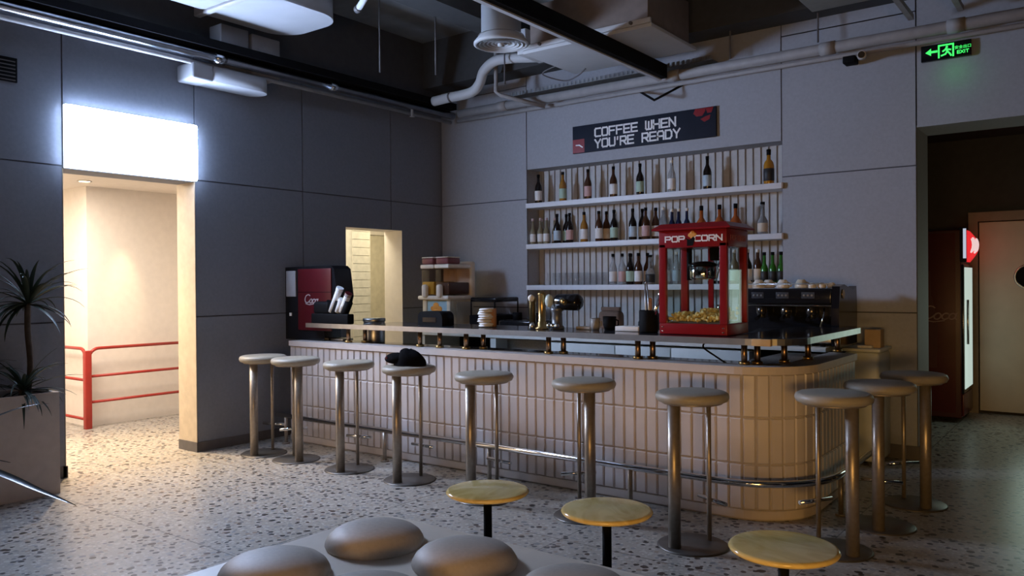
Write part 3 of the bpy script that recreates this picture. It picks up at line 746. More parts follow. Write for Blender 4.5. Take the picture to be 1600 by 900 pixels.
# ------------------------------------------------------------------ slush machine
t = thing('slush_machine', (-5.81,6.5,.94), 'cream twin-bowl slush machine in the dark corner', 'drink machine')
X0,X1,Y0,Y1 = -6.0,-5.60,6.33,6.72
m = MB().box((X0,Y0,.945),(X0+.06,Y0+.06,1.30),.01).box((X1-.05,Y0,.945),(X1,Y0+.06,1.30),.01).box((X0,Y1-.06,.945),(X1,Y1,1.3),.01).box((X0+.01,Y0+.02,.95),(X1-.01,Y1,1.29),.01)
m.build('base', M['cream'], t)
MB().box((X0-.03,Y0-.05,1.285),(X1+.01,Y1,1.33),.02).build('deck', M['ivory'], t)
pic = MB().box((X0+.065,Y0+.012,1.07),(X1-.055,Y0+.019,1.275),.002).build('picture_panel', M['blue'], t)
m = MB()
for u,v,r in ((.0,.05,.045),(-.045,.02,.035),(.05,.015,.04),(.0,-.02,.05)): m.ball((-5.81+u,Y0+.011,1.17+v),r,2,(1,.05,.8))
m.build('fruit_picture', M['orange'], pic)
MB().box((X1-.001,Y0+.10,1.03),(X1+.004,Y1-.05,1.26),.002).build('side_grille', mat('grille_cream',(.50,.46,.37),.5), t)
for k,(xa,xb,liq) in enumerate(((X0,X0+.185,(.70,.50,.08)),(X0+.205,X1,(.10,.06,.05)))):
    bw = MB().box((xa,Y0-.02,1.335),(xb,Y1-.05,1.62),.02).build('bowl', M['tint'], t)
    MB().box((xa+.008,Y0-.01,1.34),(xb-.008,Y1-.06,1.34+(.14 if k == 0 else .13)),.012).build('slush', mat('slush_%d' % k, liq, .35), bw)
    ld = MB().box((xa-.006,Y0-.03,1.62),(xb+.006,Y1-.04,1.665),.015).build('lid_rim', M['ivory'], t)
    tp = MB().box((xa+.01,Y0-.02,1.665),(xb-.01,Y1-.20,1.735),.02).build('lid_display', mat('lid_display_plum',(.20,.06,.07),.3), t)
    MB().box((xa+.012,Y0-.018,1.735),(xb-.012,Y1-.2,1.745),.004).build('lid_trim', M['ivory'], tp)
    MB().box(((xa+xb)/2-.03,Y0-.09,1.31),((xa+xb)/2+.03,Y0-.02,1.45),.025).build('tap', M['ivory'], t)
MB().box((X0,Y1-.06,1.29),(X1+.015,Y1+.03,1.70),.03).build('rear_column', M['ivory'], t)

# black items behind the raised shelf
t = thing('napkin_dispenser', (-4.57,4.97,SZ), 'black round-topped napkin dispenser in front of the slush machine', 'dispenser')
MB().prism([(-4.70,SZ+.001),(-4.425,SZ+.001),(-4.425,SZ+.06)]+[(-4.425-.055+.055*math.cos(R(a)), SZ+.065+.055*math.sin(R(a))) for a in range(0,91,15)]+[(-4.70+.055-.055*math.cos(R(a)), SZ+.065+.055*math.sin(R(a))) for a in range(90,-1,-15)], 4.90, 5.05, 'y', True).build('casing', M['black'], t)
MB().box((-4.64,4.896,SZ+.03),(-4.49,4.90,SZ+.07)).build('slot', M['gloss_black'], t)
t = thing('lid_stack', (-4.0,4.95,SZ), 'leaning stack of white cup lids on the raised shelf', 'lids')
for k in range(8):
    a = .25*math.sin(k*1.3); x = -4.0+.008*math.sin(k*2.1); z = SZ+.006+k*.0185
    m = MB(); m.lathe([(0,0),(.055,0),(.062,.003),(.062,.008),(.052,.017),(0,.017)], (0,0,0), 26)
    bmesh.ops.transform(m.bm, matrix=Matrix.Translation((x,4.95+.006*math.cos(k),z)) @ Matrix.Rotation(.09*math.sin(k*1.7),4,'Y'), verts=m.bm.verts); m.build('lid', M['paper'], t)
MB().cyl((-3.955,4.985,SZ+.003),(-3.955,4.985,SZ+.15),.03).build('paper_sleeve', mat('kraft_sleeve',(.42,.22,.12),.7), t)
t = thing('dish_rack', (-5.25,6.7,.94), 'black wire rack on the back counter beside the slush machine', 'rack')
MB().box((-5.48,6.5,.945),(-5.12,6.95,1.12),.01).build('tray', M['black'], t)
for x in (-5.45,-5.13): MB().tube([(x,6.5,1.12),(x,6.5,1.28),(x,6.9,1.28),(x,6.9,1.12)], .008, 8).build('wire_frame', M['black'], t)
MB().box((-5.47,6.5,1.26),(-5.11,6.9,1.31),.02).build('top_tray', M['gloss_black'], t)
t = thing('knock_box', (-4.9,6.6,.94), 'low black appliance on the back counter left of the brass cylinder', 'appliance')
MB().box((-5.05,6.45,.943),(-4.55,6.85,1.08),.02).build('body', M['gloss_black'], t)
for x in (-4.95,-4.68): MB().cyl((x,6.65,1.08),(x,6.65,1.15),.05).build('canister', M['black'], t)

# brass cylinder and grinder
t = thing('brass_dispenser', (-3.47,4.97,SZ), 'tall brass cylinder dispenser on the raised shelf', 'dispenser')
MB().lathe([(0,0),(.055,0),(.055,.008),(.035,.02),(.035,.05),(.029,.055),(.029,.255),(.033,.26),(.033,.27),(.01,.285),(0,.285)],(-3.465,4.97,SZ+.001),26).build('column', M['brass'], t)
MB().lathe([(0,0),(.026,0),(.026,.20),(.03,.205),(.03,.235),(.012,.25),(0,.25)],(-3.575,5.0,SZ+.001),22).build('side_canister', M['brass'], t)
MB().ball((-3.555,4.955,SZ+.235),.026,3).build('white_knob', M['ivory'], t)
MB().cyl((-3.53,4.93,SZ+.002),(-3.53,4.93,SZ+.05),.03,.012).build('tap', M['steel'], t)
t = thing('coffee_grinder', (-3.3,4.98,SZ), 'black coffee grinder beside the brass cylinder', 'grinder')
MB().lathe([(0,0),(.055,0),(.055,.02),(.04,.03),(.04,.13),(.05,.14),(.05,.16),(0,.16)],(-3.335,4.98,SZ+.001),24).build('stand', mat('grey_cast',(.18,.19,.20),.4,.6), t)
m = MB(); m.lathe([(0,-.10),(.05,-.10),(.062,-.08),(.062,.09),(.045,.11),(0,.115)],(-3.25,5.0,SZ+.205),26,Matrix.Rotation(PI/2,4,'Y')); m.build('motor_housing', M['gloss_black'], t)
MB().ball((-3.385,4.95,SZ+.215),.038,3,(.9,.8,1.3)).build('hopper_cap', mat('pale_green_plastic',(.55,.62,.56),.3), t)
MB().cyl((-3.26,4.93,SZ+.22),(-3.22,4.92,SZ+.20),.02).build('brass_dial', M['brass'], t)
for k in range(3): MB().ball((-3.365+.035*k,4.915,SZ+.03),.02,2).build('chrome_knob', M['chrome'], t)

# tool holder with tongs
t = thing('utensil_holder', (-2.55,4.97,SZ), 'black utensil holder left of the popcorn machine', 'holder')
m = MB(); m.lathe([(0,0),(.062,0),(.066,.01),(.066,.15),(.06,.155),(.056,.15),(.056,.02),(0,.02)],(-2.565,4.97,SZ+.001),24); m.build('pot', M['black'], t)
for lab, q, m_ in (('steel tongs standing in the black utensil holder',[(-2.575,4.97,SZ+.06),(-2.585,4.97,SZ+.345)],M['steel']),('wooden-handled tool standing in the black utensil holder',[(-2.555,4.985,SZ+.06),(-2.56,4.985,SZ+.22)],mat('handle_wood',(.42,.22,.12),.5)),('bright steel scoop leaning in the black utensil holder',[(-2.535,4.955,SZ+.06),(-2.47,4.955,SZ+.26)],M['chrome'])):
    u = thing('utensil', q[0], lab, 'utensil', 'utensils in the holder')
    if 'tongs' in lab:
        for dx in (-.012,.012): MB().tube([(q[0][0],q[0][1],q[0][2]),(q[0][0]+dx,q[0][1],q[0][2]+.1),(q[1][0]+dx*.6,q[1][1],q[1][2])], .005, 8).build('arm', m_, u)
        MB().ball(q[1],.008,2).build('hinge', m_, u)
    else:
        MB().cyl(q[0],q[1],.012,.014,14).build('shaft', m_, u)
        MB().ball(q[1],.016,2,(1,.6,1.4)).build('tip', m_, u)

# small things on the back counter
def cup(x, y, z, r, h, m_, label, cat='cup', group=None):
    t = thing('cup', (x,y,z), label, cat, group)
    MB().lathe([(0,0),(r*.75,0),(r*.95,h*.4),(r,h),(r*.94,h),(r*.88,h*.4),(r*.7,.006),(0,.006)],(x,y,z+.001),22).build('body', m_, t)
    m = MB(); m.tube([(x+r*.95,y,z+h*.8),(x+r*1.45,y,z+h*.72),(x+r*1.45,y,z+h*.4),(x+r*.92,y,z+h*.3)], .006, 8); m.build('handle', m_, t)
    return t
cup(-3.05,5.06,SZ,.037,.085,mat('two_tone_cup',(.30,.29,.28),.4),'grey mug beside the stack of dark mugs',)
cup(-2.94,5.08,SZ,.05,.10,M['black'],'wide black mug between the grey mug and the white carton')
t = thing('white_box', (-2.75,5.08,SZ), 'flat white carton lying in front of the dark dome', 'box')
MB().box((-2.85,5.0,SZ+.001),(-2.66,5.12,SZ+.036),.004).build('carton', M['paper'], t)
t = thing('white_box', (-3.13,5.1,SZ), 'white paper pad lying beside the grey mug', 'box')
MB().box((-3.22,5.06,SZ+.001),(-3.10,5.20,SZ+.02),.003).build('pad', M['paper'], t)
t = thing('dark_dome', (-3.3,6.65,.94), 'dark green domed cover on the back counter', 'cover')
MB().lathe([(.16,0),(.165,.02),(.155,.14),(.12,.21),(0,.235)],(-3.42,6.75,.941),28).build('dome', mat('smoked_dome',(.03,.04,.042),.2), t)
MB().ball((-3.42,6.75,1.185),.02,2).build('knob', M['black'], t)
t = thing('bean_bag', (-3.95,6.8,.94), 'brown coffee bag at the back of the counter', 'bag')
MB().box((-4.05,6.75,.942),(-3.80,6.88,1.18),.05).build('sack', mat('brown_sack',(.16,.10,.07),.8), t)
MB().box((-4.03,6.79,1.175),(-3.82,6.83,1.215),.01).build('folded_top', mat('brown_sack',(.16,.10,.07),.8), t)

# power lead hanging from the raised shelf
tag(MB().tube(smooth_path([(-2.15,5.0,1.066),(-2.17,4.98,1.02),(-2.08,4.95,.97),(-2.0,4.93,.93),(-2.0,4.95,.9245)]), .006, 8).build('power_lead', M['black'], None, (-2.1,5,1)), 'black power lead dangling under the popcorn machine', 'cable')

# ------------------------------------------------------------------ popcorn machine
px0,px1,py0,py1,pz0 = -2.43,-1.955,4.86,5.23,SZ
t = thing('popcorn_machine', (-2.19,5.04,pz0), 'red popcorn machine standing on the raised bar shelf', 'popcorn machine')
MB().box((px0,py0,pz0+.002),(px1,py1,pz0+.075),.006).build('base', M['red'], t)
for x,y in ((px0,py0),(px1-.05,py0),(px0,py1-.03),(px1-.05,py1-.03)):
    MB().box((x,y,pz0+.075),(x+.05,y+.03,pz0+.60),.003).build('corner_post', M['red'], t)
hd = MB().box((px0,py0,pz0+.575),(px1,py1,pz0+.69),.005).build('header', M['red'], t)
m = MB()
a0,a1 = pz0+.69, pz0+.735
ro = [(px0-.035,py0-.035),(px1+.035,py0-.035),(px1+.035,py1+.035),(px0-.035,py1+.035)]; ri = [(px0+.01,py0+.01),(px1-.01,py0+.01),(px1-.01,py1-.01),(px0+.01,py1-.01)]
m.prism(ro, a0, a0+.012)
m.verts([(x,y,a0+.012) for x,y in ro]+[(x,y,a1) for x,y in ri], [(0,1,5,4),(1,2,6,5),(2,3,7,6),(3,0,4,7),(4,5,6,7)])
m.build('roof', M['red'], t)
m = MB(); stroke_text(m,'POP',(px0+.118,py0,pz0+.615),(1,0,0),(0,0,1),(0,-1,0),.034,.038,.011,.009,.002); m.build('lettering', M['letter'], hd)
m = MB(); stroke_text(m,'CORN',(px0+.352,py0,pz0+.615),(1,0,0),(0,0,1),(0,-1,0),.034,.038,.011,.009,.002); m.build('lettering', M['letter'], hd)
m = MB(); m.prism([(px0+.185,pz0+.64),(px0+.205,pz0+.625),(px0+.205,pz0+.585),(px0+.245,pz0+.585),(px0+.262,pz0+.63),(px0+.25,pz0+.645),(px0+.225,pz0+.625)], py0-.003, py0-.0005,'y'); m.build('emblem', M['black'], hd)
m = MB()
for u,v,r in ((.225,.655,.014),(.243,.668,.016),(.258,.656,.015),(.24,.645,.015)): m.ball((px0+u,py0-.001,pz0+v),r,2,(1,.15,1))
m.build('emblem_puff', M['orange'], hd)
m = MB(); stroke_text(m,'POP',(px1,py0+.12,pz0+.618),(0,1,0),(0,0,1),(1,0,0),.03,.03,.009,.006,.002); stroke_text(m,'CORN',(px1,py0+.26,pz0+.618),(0,1,0),(0,0,1),(1,0,0),.03,.026,.008,.006,.002); m.build('side_lettering', mat('faded_pink',(.35,.10,.10),.5), hd)
g = lambda a,b: MB().box(a,b).build('glass_pane', M['glass'], t)
g((px0+.05,py0+.012,pz0+.075),(px1-.05,py0+.016,pz0+.575)); g((px1-.022,py0+.03,pz0+.075),(px1-.018,py1-.03,pz0+.575)); g((px0+.018,py0+.03,pz0+.075),(px0+.022,py1-.03,pz0+.575))
for x in (px0+.2,): MB().box((x,py1-.02,pz0+.075),(x+.035,py1-.005,pz0+.575)).build('door_stile', M['red'], t)
kt = MB().lathe([(0,0),(.085,0),(.092,.012),(.092,.085),(.086,.09),(0,.09)],(-2.20,5.06,pz0+.365),30).build('kettle', M['chrome'], t)
MB().lathe([(.097,0),(.097,.012),(.05,.03),(0,.032)],(-2.20,5.06,pz0+.456),30).build('kettle_lid', M['gloss_black'], kt)
MB().cyl((-2.30,5.06,pz0+.36),(-2.30,5.06,pz0+.575),.018).build('hanger_arm', M['black'], kt)
MB().box((-2.14,5.02,pz0+.49),(-2.06,5.09,pz0+.575),.008).build('motor_box', M['black'], kt)
MB().cyl((-2.08,5.0,pz0+.37),(-2.05,5.0,pz0+.5),.005).build('tilt_handle', M['steel'], kt)
MB().box((px0+.052,py0+.035,pz0+.0755),(px1-.052,py1-.035,pz0+.085)).build('tray', M['steel'], t)
for x in (px0+.02,px1-.03):
    for z in (.022,.05): MB().ball((x+.005,py0,pz0+z),.008,2,(1,.5,.6)).build('screw', M['chrome'], t)
m = MB()
for k in range(560):
    x = random.uniform(px0+.06,px1-.035); y = random.uniform(py0+.03,py1-.05)
    h = .120+.035*math.exp(-((x+2.14)/.09)**2-((y-5.05)/.1)**2)+.03*math.exp(-((x+1.99)/.04)**2)+.012*math.sin(x*40)
    m.ball((x,y,pz0+random.uniform(.095,h+.012)), random.uniform(.009,.014), 1, jit=.25)
tag(m.build('popcorn', M['popcorn'], None, (-2.2,5.05,pz0+.085)), 'heap of yellow popcorn inside the red popcorn machine', 'popcorn', kind='stuff')
t = thing('scoop_cup', (-2.03,4.98,pz0+.13), 'small steel scoop cup resting on the popcorn heap', 'scoop')
MB().lathe([(0,0),(.018,0),(.026,.05),(.023,.05),(.016,.004),(0,.004)],(-2.035,4.95,pz0+.15),20).build('bowl', M['chrome'], t)
MB().cyl((-2.012,4.95,pz0+.18),(-1.99,4.94,pz0+.15),.005).build('handle', M['chrome'], t)

# ------------------------------------------------------------------ espresso machine with cups
ex0,ex1,ey0,ey1,ez = -2.46,-1.66,6.38,6.85,.94
t = thing('espresso_machine', (-2.05,6.6,ez), 'large black espresso machine on the back counter right end', 'coffee machine')
MB().box((ex0,ey0+.14,ez+.06),(ex1-.06,ey1,ez+.44),.012).build('body', M['gloss_black'], t)
MB().box((ex0,ey0-.02,ez+.33),(ex1-.06,ey0+.16,ez+.455),.015).build('control_panel', M['gloss_black'], t)
MB().box((ex0,ey0-.025,ez+.315),(ex1-.06,ey0-.01,ez+.325),.002).build('chrome_strip', M['chrome'], t)
MB().box((ex0,ey0-.04,ez+.03),(ex1-.06,ey1,ez+.075),.008).build('drip_tray', M['steel'], t)
MB().box((ex0,ey0-.043,ez+.085),(ex1-.06,ey0-.03,ez+.093),.002).build('tray_rail', M['chrome'], t)
for x in (ex0+.02,ex1-.14):
    for y in (ey0+.02,ey1-.06): MB().cyl((x,y,ez+.001),(x,y,ez+.03),.02).build('foot', M['black'], t)
side = [(ey0-.05,ez+.01),(ey1+.01,ez+.01),(ey1+.02,ez+.30),(ey1,ez+.47),(ey1-.10,ez+.44),(ey0+.10,ez+.485),(ey0-.02,ez+.47),(ey0-.05,ez+.30)]
sp = MB().prism([(y,z) for y,z in side], ex1-.058, ex1, 'x').build('side_panel', M['gloss_black'], t)
MB().cyl((ex1,ey0+.06,ez+.41),(ex1+.006,ey0+.06,ez+.41),.035).build('brass_badge', M['brass'], sp)
for k,x in enumerate((ex0+.16,ex0+.36,ex0+.56)):
    gh = MB().lathe([(0,0),(.038,0),(.042,.02),(.042,.06),(.03,.07),(0,.07)],(x,ey0+.07,ez+.245),22).build('group_head', mat('smoked_steel', (.16,.15,.14), .2, .9), t)
    MB().cyl((x,ey0+.03,ez+.235),(x+.02,ey0-.10,ez+.215),.012,.016).build('portafilter_handle', M['black'], gh)
    MB().lathe([(0,0),(.034,0),(.034,.03),(0,.03)],(x,ey0+.07,ez+.215),20).build('portafilter', mat('smoked_steel', (.16,.15,.14), .2, .9), gh)
    dp = MB().box((x-.05,ey0-.022,ez+.375),(x+.05,ey0-.0195,ez+.425),.002).build('display', mat('dim_display',(.06,.065,.075),.2), t)
    for j in range(3): MB().cyl((x-.03+.03*j,ey0-.022,ez+.40),(x-.03+.03*j,ey0-.026,ez+.40),.008).build('button', M['steel'], dp)
for x in (ex0+.05,ex1-.12): MB().tube([(x,ey0-.01,ez+.30),(x+.01,ey0-.06,ez+.24),(x-.02,ey0-.07,ez+.13)], .007, 8).build('steam_wand', M['chrome'], t)
MB().tube([(ex0,ey0+.0,ez+.45),(ex0,ey0+.0,ez+.49),(ex1-.06,ey0+.0,ez+.49),(ex1-.06,ey0+.0,ez+.45)], .005, 8).build('cup_rail', M['steel'], t)
cups = [(-2.44,6.50,'leftmost upturned white cup on the espresso machine'),(-2.33,6.47,'large white cup, second from left on the espresso machine'),(-2.30,6.62,'white cup behind the second one on the espresso machine'),(-2.14,6.50,'white cup in the middle of the espresso machine top'),(-2.00,6.52,'cream cup right of the middle cup on the espresso machine'),(-1.90,6.47,'small white cup, left of the trio at the machine right end'),(-1.835,6.50,'small white cup, middle of the trio at the machine right end'),(-1.775,6.56,'small white cup, right of the trio at the machine right end')]
for i,(x,y,lab) in enumerate(cups):
    c = thing('coffee_cup', (x,y,ez+.456), lab, 'cup', 'cups on the espresso machine'); s = 1.15 if i < 5 else .72
    MB().lathe([(.042*s,0),(.044*s,.006),(.04*s,.035*s),(.026*s,.056*s),(.022*s,.06*s),(0,.058*s)],(x,y,ez+.457),22).build('bowl', M['ivory'] if i != 4 else M['cream'], c)
    MB().tube([(x+.036*s,y,ez+.47),(x+.06*s,y,ez+.475),(x+.058*s,y,ez+.457+.035*s),(x+.034*s,y,ez+.457+.04*s)], .005*s, 8).build('handle', M['ivory'] if i != 4 else M['cream'], c)

# ------------------------------------------------------------------ bottles
def glassmat(name, col, tr): return mat(name, col, .12, 0, trans=tr, var=.02)
BG = {'dark':glassmat('dark_bottle_glass',(.012,.008,.007),0),'amber':glassmat('amber_syrup',(.42,.20,.035),.25),'brown':glassmat('brown_syrup',(.07,.03,.015),.1),'clear':glassmat('clear_bottle',(.72,.74,.76),.75),'navy':glassmat('navy_glass',(.012,.016,.05),.0),'green':glassmat('green_bottle',(.05,.22,.03),.25),'orange':glassmat('orange_liqueur',(.55,.13,.03),.25),'pale':glassmat('pale_cordial',(.34,.30,.20),.3),'whisky':glassmat('whisky_glass',(.60,.28,.03),.35)}
LB = {'white':M['paper'],'green':mat('green_label',(.42,.58,.47),.6),'red':mat('reddish_label',(.62,.40,.38),.6),'blue':mat('blue_label',(.45,.56,.64),.6),'black':mat('black_label',(.03,.03,.03),.5),'tan':mat('tan_label',(.70,.58,.44),.6)}
PROF = {'syrup':([(0,0),(.037,0),(.039,.006),(.039,.165),(.034,.19),(.020,.222),(.0145,.24),(.0145,.285),(0,.285)],.2855,.0165,.03,(.03,.135),.039),
 'small':([(0,0),(.030,0),(.032,.006),(.032,.13),(.026,.155),(.015,.18),(.013,.255),(0,.255)],.2555,.0155,.028,(.025,.11),.032),
 'whisky':([(0,0),(.043,0),(.045,.008),(.045,.17),(.036,.20),(.018,.222),(.016,.26),(0,.26)],.2605,.019,.05,(.03,.14),.045),
 'round':([(0,0),(.05,0),(.056,.01),(.060,.07),(.055,.125),(.03,.165),(.017,.185),(.016,.25),(0,.25)],.2505,.018,.045,(.02,.1),.059),
 'tall':([(0,0),(.044,0),(.046,.008),(.046,.12),(.03,.15),(.02,.165),(.0175,.27),(0,.27)],.2705,.020,.022,(.02,.10),.046)}
CACHE = {}
CAPM = {'black':M['black'],'white':M['ivory'],'pink':mat('pinkish_cap',(.62,.50,.52),.4)}
def bottle(x, y, z, kind, gl, lb, cp, label, group, s=1.):
    key = (kind,gl,lb,cp)
    if key not in CACHE:
        prof, cz, cr, ch, (l0,l1), lr = PROF[kind]
        t = thing('bottle', (0,0,0), label, 'bottle', group)
        MB().lathe(prof, n=20).build('glass_body', BG[gl], t)
        MB().lathe([(0,cz),(cr,cz),(cr,cz+ch),(0,cz+ch)], n=16).build('cap', CAPM[cp], t)
        MB().lathe([(lr+.0006,l0),(lr+.0016,l0+.001),(lr+.0016,l1-.001),(lr+.0006,l1)], n=20).build('paper_label', LB[lb], t)
        CACHE[key] = t
    else: t = copy_tree(CACHE[key])
    t.location = (x,y,z+.0012); t.scale = (s,s,s); t['label'] = label; t['group'] = group; t.rotation_euler.z = x*7
    return t
Z1,Z2,Z3 = 2.327,1.880,1.432
g1 = 'bottles spaced along the top shelf'
for x,gl,lb,lab in [(-5.02,'dark','white','dark syrup bottle at the far left of the top shelf'),(-4.70,'amber','green','amber syrup bottle with pale green label on the top shelf'),(-4.385,'brown','red','dark brown bottle with reddish label, third from left up top'),(-4.08,'brown','white','dark bottle with white label, fourth from left on top shelf'),(-3.775,'dark','green','dark bottle with green label, fifth from left on top shelf'),(-3.43,'clear','white','clear glass syrup bottle on the top shelf'),(-3.062,'dark','blue','dark bottle with tall pale blue label on the top shelf')]:
    bottle(x,7.15,Z1,'syrup',gl,lb,'black' if gl != 'clear' else 'white',lab,g1)
bottle(-2.475,7.15,Z1,'whisky','whisky','black','black','golden whisky bottle alone at the right end of the top shelf',g1,1.02)
g2 = 'bottles crowded on the middle shelf'
for k,(x,y) in enumerate([(-5.085,7.13),(-4.985,7.13),(-4.905,7.13)]):
    bottle(x,y,Z2,'small','pale','white','pink',['leftmost pale cordial bottle in front on the middle shelf','second pale cordial bottle in front on the middle shelf','third pale cordial bottle in front on the middle shelf'][k],g2)
for k,(x,y) in enumerate([(-5.035,7.23),(-4.855,7.22)]):
    bottle(x,y,Z2,'small','pale','white','pink',['pale cordial bottle behind the two leftmost on middle shelf','pale cordial bottle behind, next to the dark bottles'][k],g2)
MID = [(-4.765,7.13,'syrup','dark','blue','black','dark bottle with blue label right of the pale cordials'),(-4.705,7.22,'syrup','dark','green','black','dark bottle half hidden right of the blue-labelled one'),(-4.605,7.13,'syrup','dark','red','black','dark bottle with reddish label on the middle shelf left half'),
 (-4.425,7.13,'syrup','amber','white','black','amber bottle standing alone on the middle shelf'),
 (-4.245,7.13,'syrup','brown','white','black','brown bottle left of the green-labelled one on middle shelf'),(-4.21,7.225,'syrup','brown','tan','black','brown bottle tucked behind, left of centre on middle shelf'),(-4.12,7.25,'syrup','clear','white','white','clear bottle at the back between two dark ones on middle shelf'),(-4.065,7.13,'syrup','dark','green','black','dark bottle with bright green label on the middle shelf'),
 (-3.85,7.13,'syrup','dark','blue','black','dark blue-labelled bottle left of the popcorn machine roof'),(-3.79,7.22,'syrup','dark','white','black','dark bottle behind, just left of the popcorn machine roof'),(-3.705,7.13,'syrup','brown','red','black','brown bottle with reddish label at the popcorn roof corner'),(-3.635,7.21,'syrup','brown','white','black','brown bottle just above the popcorn roof left end'),(-3.55,7.2,'syrup','clear','white','white','clear bottle rising behind the popcorn roof'),
 (-3.42,7.13,'small','navy','white','white','leftmost of three navy bottles behind the popcorn roof'),(-3.35,7.13,'small','navy','white','white','middle of three navy bottles behind the popcorn roof'),(-3.265,7.13,'small','navy','white','white','rightmost of three navy bottles behind the popcorn roof'),
 (-3.12,7.14,'round','orange','white','black','left of three round orange liqueur bottles on middle shelf'),(-2.94,7.14,'round','orange','white','black','middle of three round orange liqueur bottles on middle shelf'),(-2.785,7.14,'round','orange','white','black','right of three round orange liqueur bottles on middle shelf'),
 (-2.53,7.14,'tall','clear','tan','black','tall white-necked bottle with tan label right of popcorn machine')]
for x,y,k,gl,lb,cp,lab in MID: bottle(x,y,Z2,k,gl,lb,cp,lab,g2)
g3 = 'bottles on the lowest shelf'
LOW = [(-4.075,7.12,'syrup','clear','white','black','clear bottle right of the row of glasses'),(-3.985,7.15,'syrup','clear','red','black','clear bottle with reddish label right of the glasses'),(-3.93,7.23,'syrup','dark','white','black','dark bottle at the back of the lowest shelf'),(-3.885,7.13,'syrup','dark','green','black','dark bottle with pale green label on the lowest shelf'),(-3.79,7.13,'syrup','brown','white','black','brown bottle with white label left of the popcorn machine'),(-3.735,7.22,'syrup','brown','tan','black','brown bottle behind the white-labelled one on the lowest shelf'),(-3.665,7.14,'tall','clear','black','black','white-necked bottle right beside the popcorn machine glass'),
 (-3.49,7.14,'syrup','clear','white','white','left clear bottle seen through the popcorn machine'),(-3.38,7.14,'syrup','clear','blue','white','right clear bottle seen through the popcorn machine'),(-3.02,7.14,'syrup','dark','green','black','green-labelled dark bottle seen through the popcorn machine'),(-2.92,7.14,'syrup','dark','white','black','white-labelled dark bottle seen through the popcorn machine'),(-2.80,7.14,'syrup','pale','green','white','pale bottle seen through the popcorn machine side glass'),
 (-2.67,7.13,'syrup','dark','white','white','dark bottle just right of the popcorn machine'),(-2.585,7.16,'syrup','brown','tan','white','brown bottle between popcorn machine and green bottles'),
 (-2.51,7.12,'small','green','black','black','left green bottle at the right end of the lowest shelf'),(-2.435,7.12,'small','green','black','black','middle green bottle at the right end of the lowest shelf'),(-2.36,7.12,'small','green','black','black','rightmost green bottle at the end of the lowest shelf')]
for x,y,k,gl,lb,cp,lab in LOW: bottle(x,y,Z3,k,gl,lb,cp,lab,g3)
# tumblers
CG = pane_mat('tumbler_glass',(.985,.985,.985),.04)
tm = None
names = ['leftmost','second','third','fourth','fifth','sixth','seventh','eighth','ninth','tenth']
for row,(y,rn) in enumerate(((7.12,'front'),(7.22,'back'))):
    for k in range(10):
        x = -4.85+.077*k+.02*row
        lab = '%s clear tumbler from the left in the %s row' % (names[k], rn)
        if tm is None:
            tm = thing('tumbler', (0,0,0), lab, 'glass', 'tumblers on the lowest shelf')
            MB().lathe([(0,0),(.028,0),(.034,.13),(.0315,.13),(.026,.012),(0,.012)], n=20).build('glass_wall', CG, tm)
            o = tm
        else: o = copy_tree(tm)
        o.location = (x,y,Z3+.001); o['label'] = lab

# ------------------------------------------------------------------ fridge
t = thing('drinks_fridge', (-1.55,9.45,0), 'tall red drinks fridge with lit header in the dark hall', 'fridge')
fx0,fx1,fy0,fy1 = -1.90,-1.22,9.15,9.80
MB().box((fx0,fy0,.05),(fx1,fy1,1.96),.01).build('cabinet', mat('fridge_side',(.05,.004,.005),.4), t)
p = MB().box((fx0+.02,fy0-.004,.10),(fx1-.05,fy0,1.93),.001).build('side_graphic', mat('fridge_red', (.065,.004,.006), .4, spec=.3), t)
m = MB(); script_word(m,(fx0+.30,fy0-.005,1.05),(1,0,0),(0,0,1),(0,-1,0),.128,.013,['C','o','c','a']); m.build('logo_script', mat('fridge_script',(.30,.20,.19),.5), p)
m = MB(); m.prism([(fx0+.28,.55),(fx0+.46,.55),(fx0+.47,1.05),(fx0+.41,1.30),(fx0+.40,1.55),(fx0+.34,1.55),(fx0+.33,1.30),(fx0+.27,1.05)],fy0-.0048,fy0-.0042,'y'); m.build('bottle_graphic', mat('fridge_graphic',(.075,.014,.014),.4), p)
hd = []
n = 10
hdr = [(fx1-.02,1.64),(fx1-.02,1.975)]+[(fx1+.085*math.sin(R(180*k/n)), 1.975-.335*k/n) for k in range(n+1)]
h = MB().prism(hdr, fy0+.03, fy1, 'y', True).build('lit_header', mat('lit_red_header',(.7,.02,.03),.4,emit=(1,.03,.04),strength=.85), t)
MB().box((fx1-.02,fy0-.0,1.63),(fx1+.05,fy0+.03,1.985),.01).build('header_end_cap', M['navy'], h)
MB().box((fx1+.02,fy0-.003,1.67),(fx1+.048,fy0-.0005,1.97)).build('lit_edge', mat('lit_edge',(.5,.55,.7),.4,emit=(.7,.8,1.),strength=.7), h)
m = MB()
for k in range(4): m.ball((fx1+.072,fy0+.16+.13*k,1.80+.02*(k%2)),.06,2,(.42,1,1.25))
m.build('logo_script', mat('lit_white_script',(.9,.9,.9),.4,emit=(1,.72,.72),strength=.85), h)
MB().box((fx1,fy0+.02,.30),(fx1+.022,fy1-.02,1.61),.004).build('door_frame', M['gloss_black'], t)
MB().box((fx1+.023,fy0+.06,.34),(fx1+.028,fy1-.06,1.58)).build('glass_door', mat('lit_fridge_glass',(.6,.75,.7),.15,emit=(.80,1,.92),strength=.6), t)
MB().box((fx1+.001,fy0+.02,.07),(fx1+.02,fy1-.02,.29),.004).build('kick_grille', M['darkred'], t)
MB().cyl((fx1+.05,fy0+.07,.8),(fx1+.05,fy0+.07,1.25),.012).build('handle', M['steel'], t)

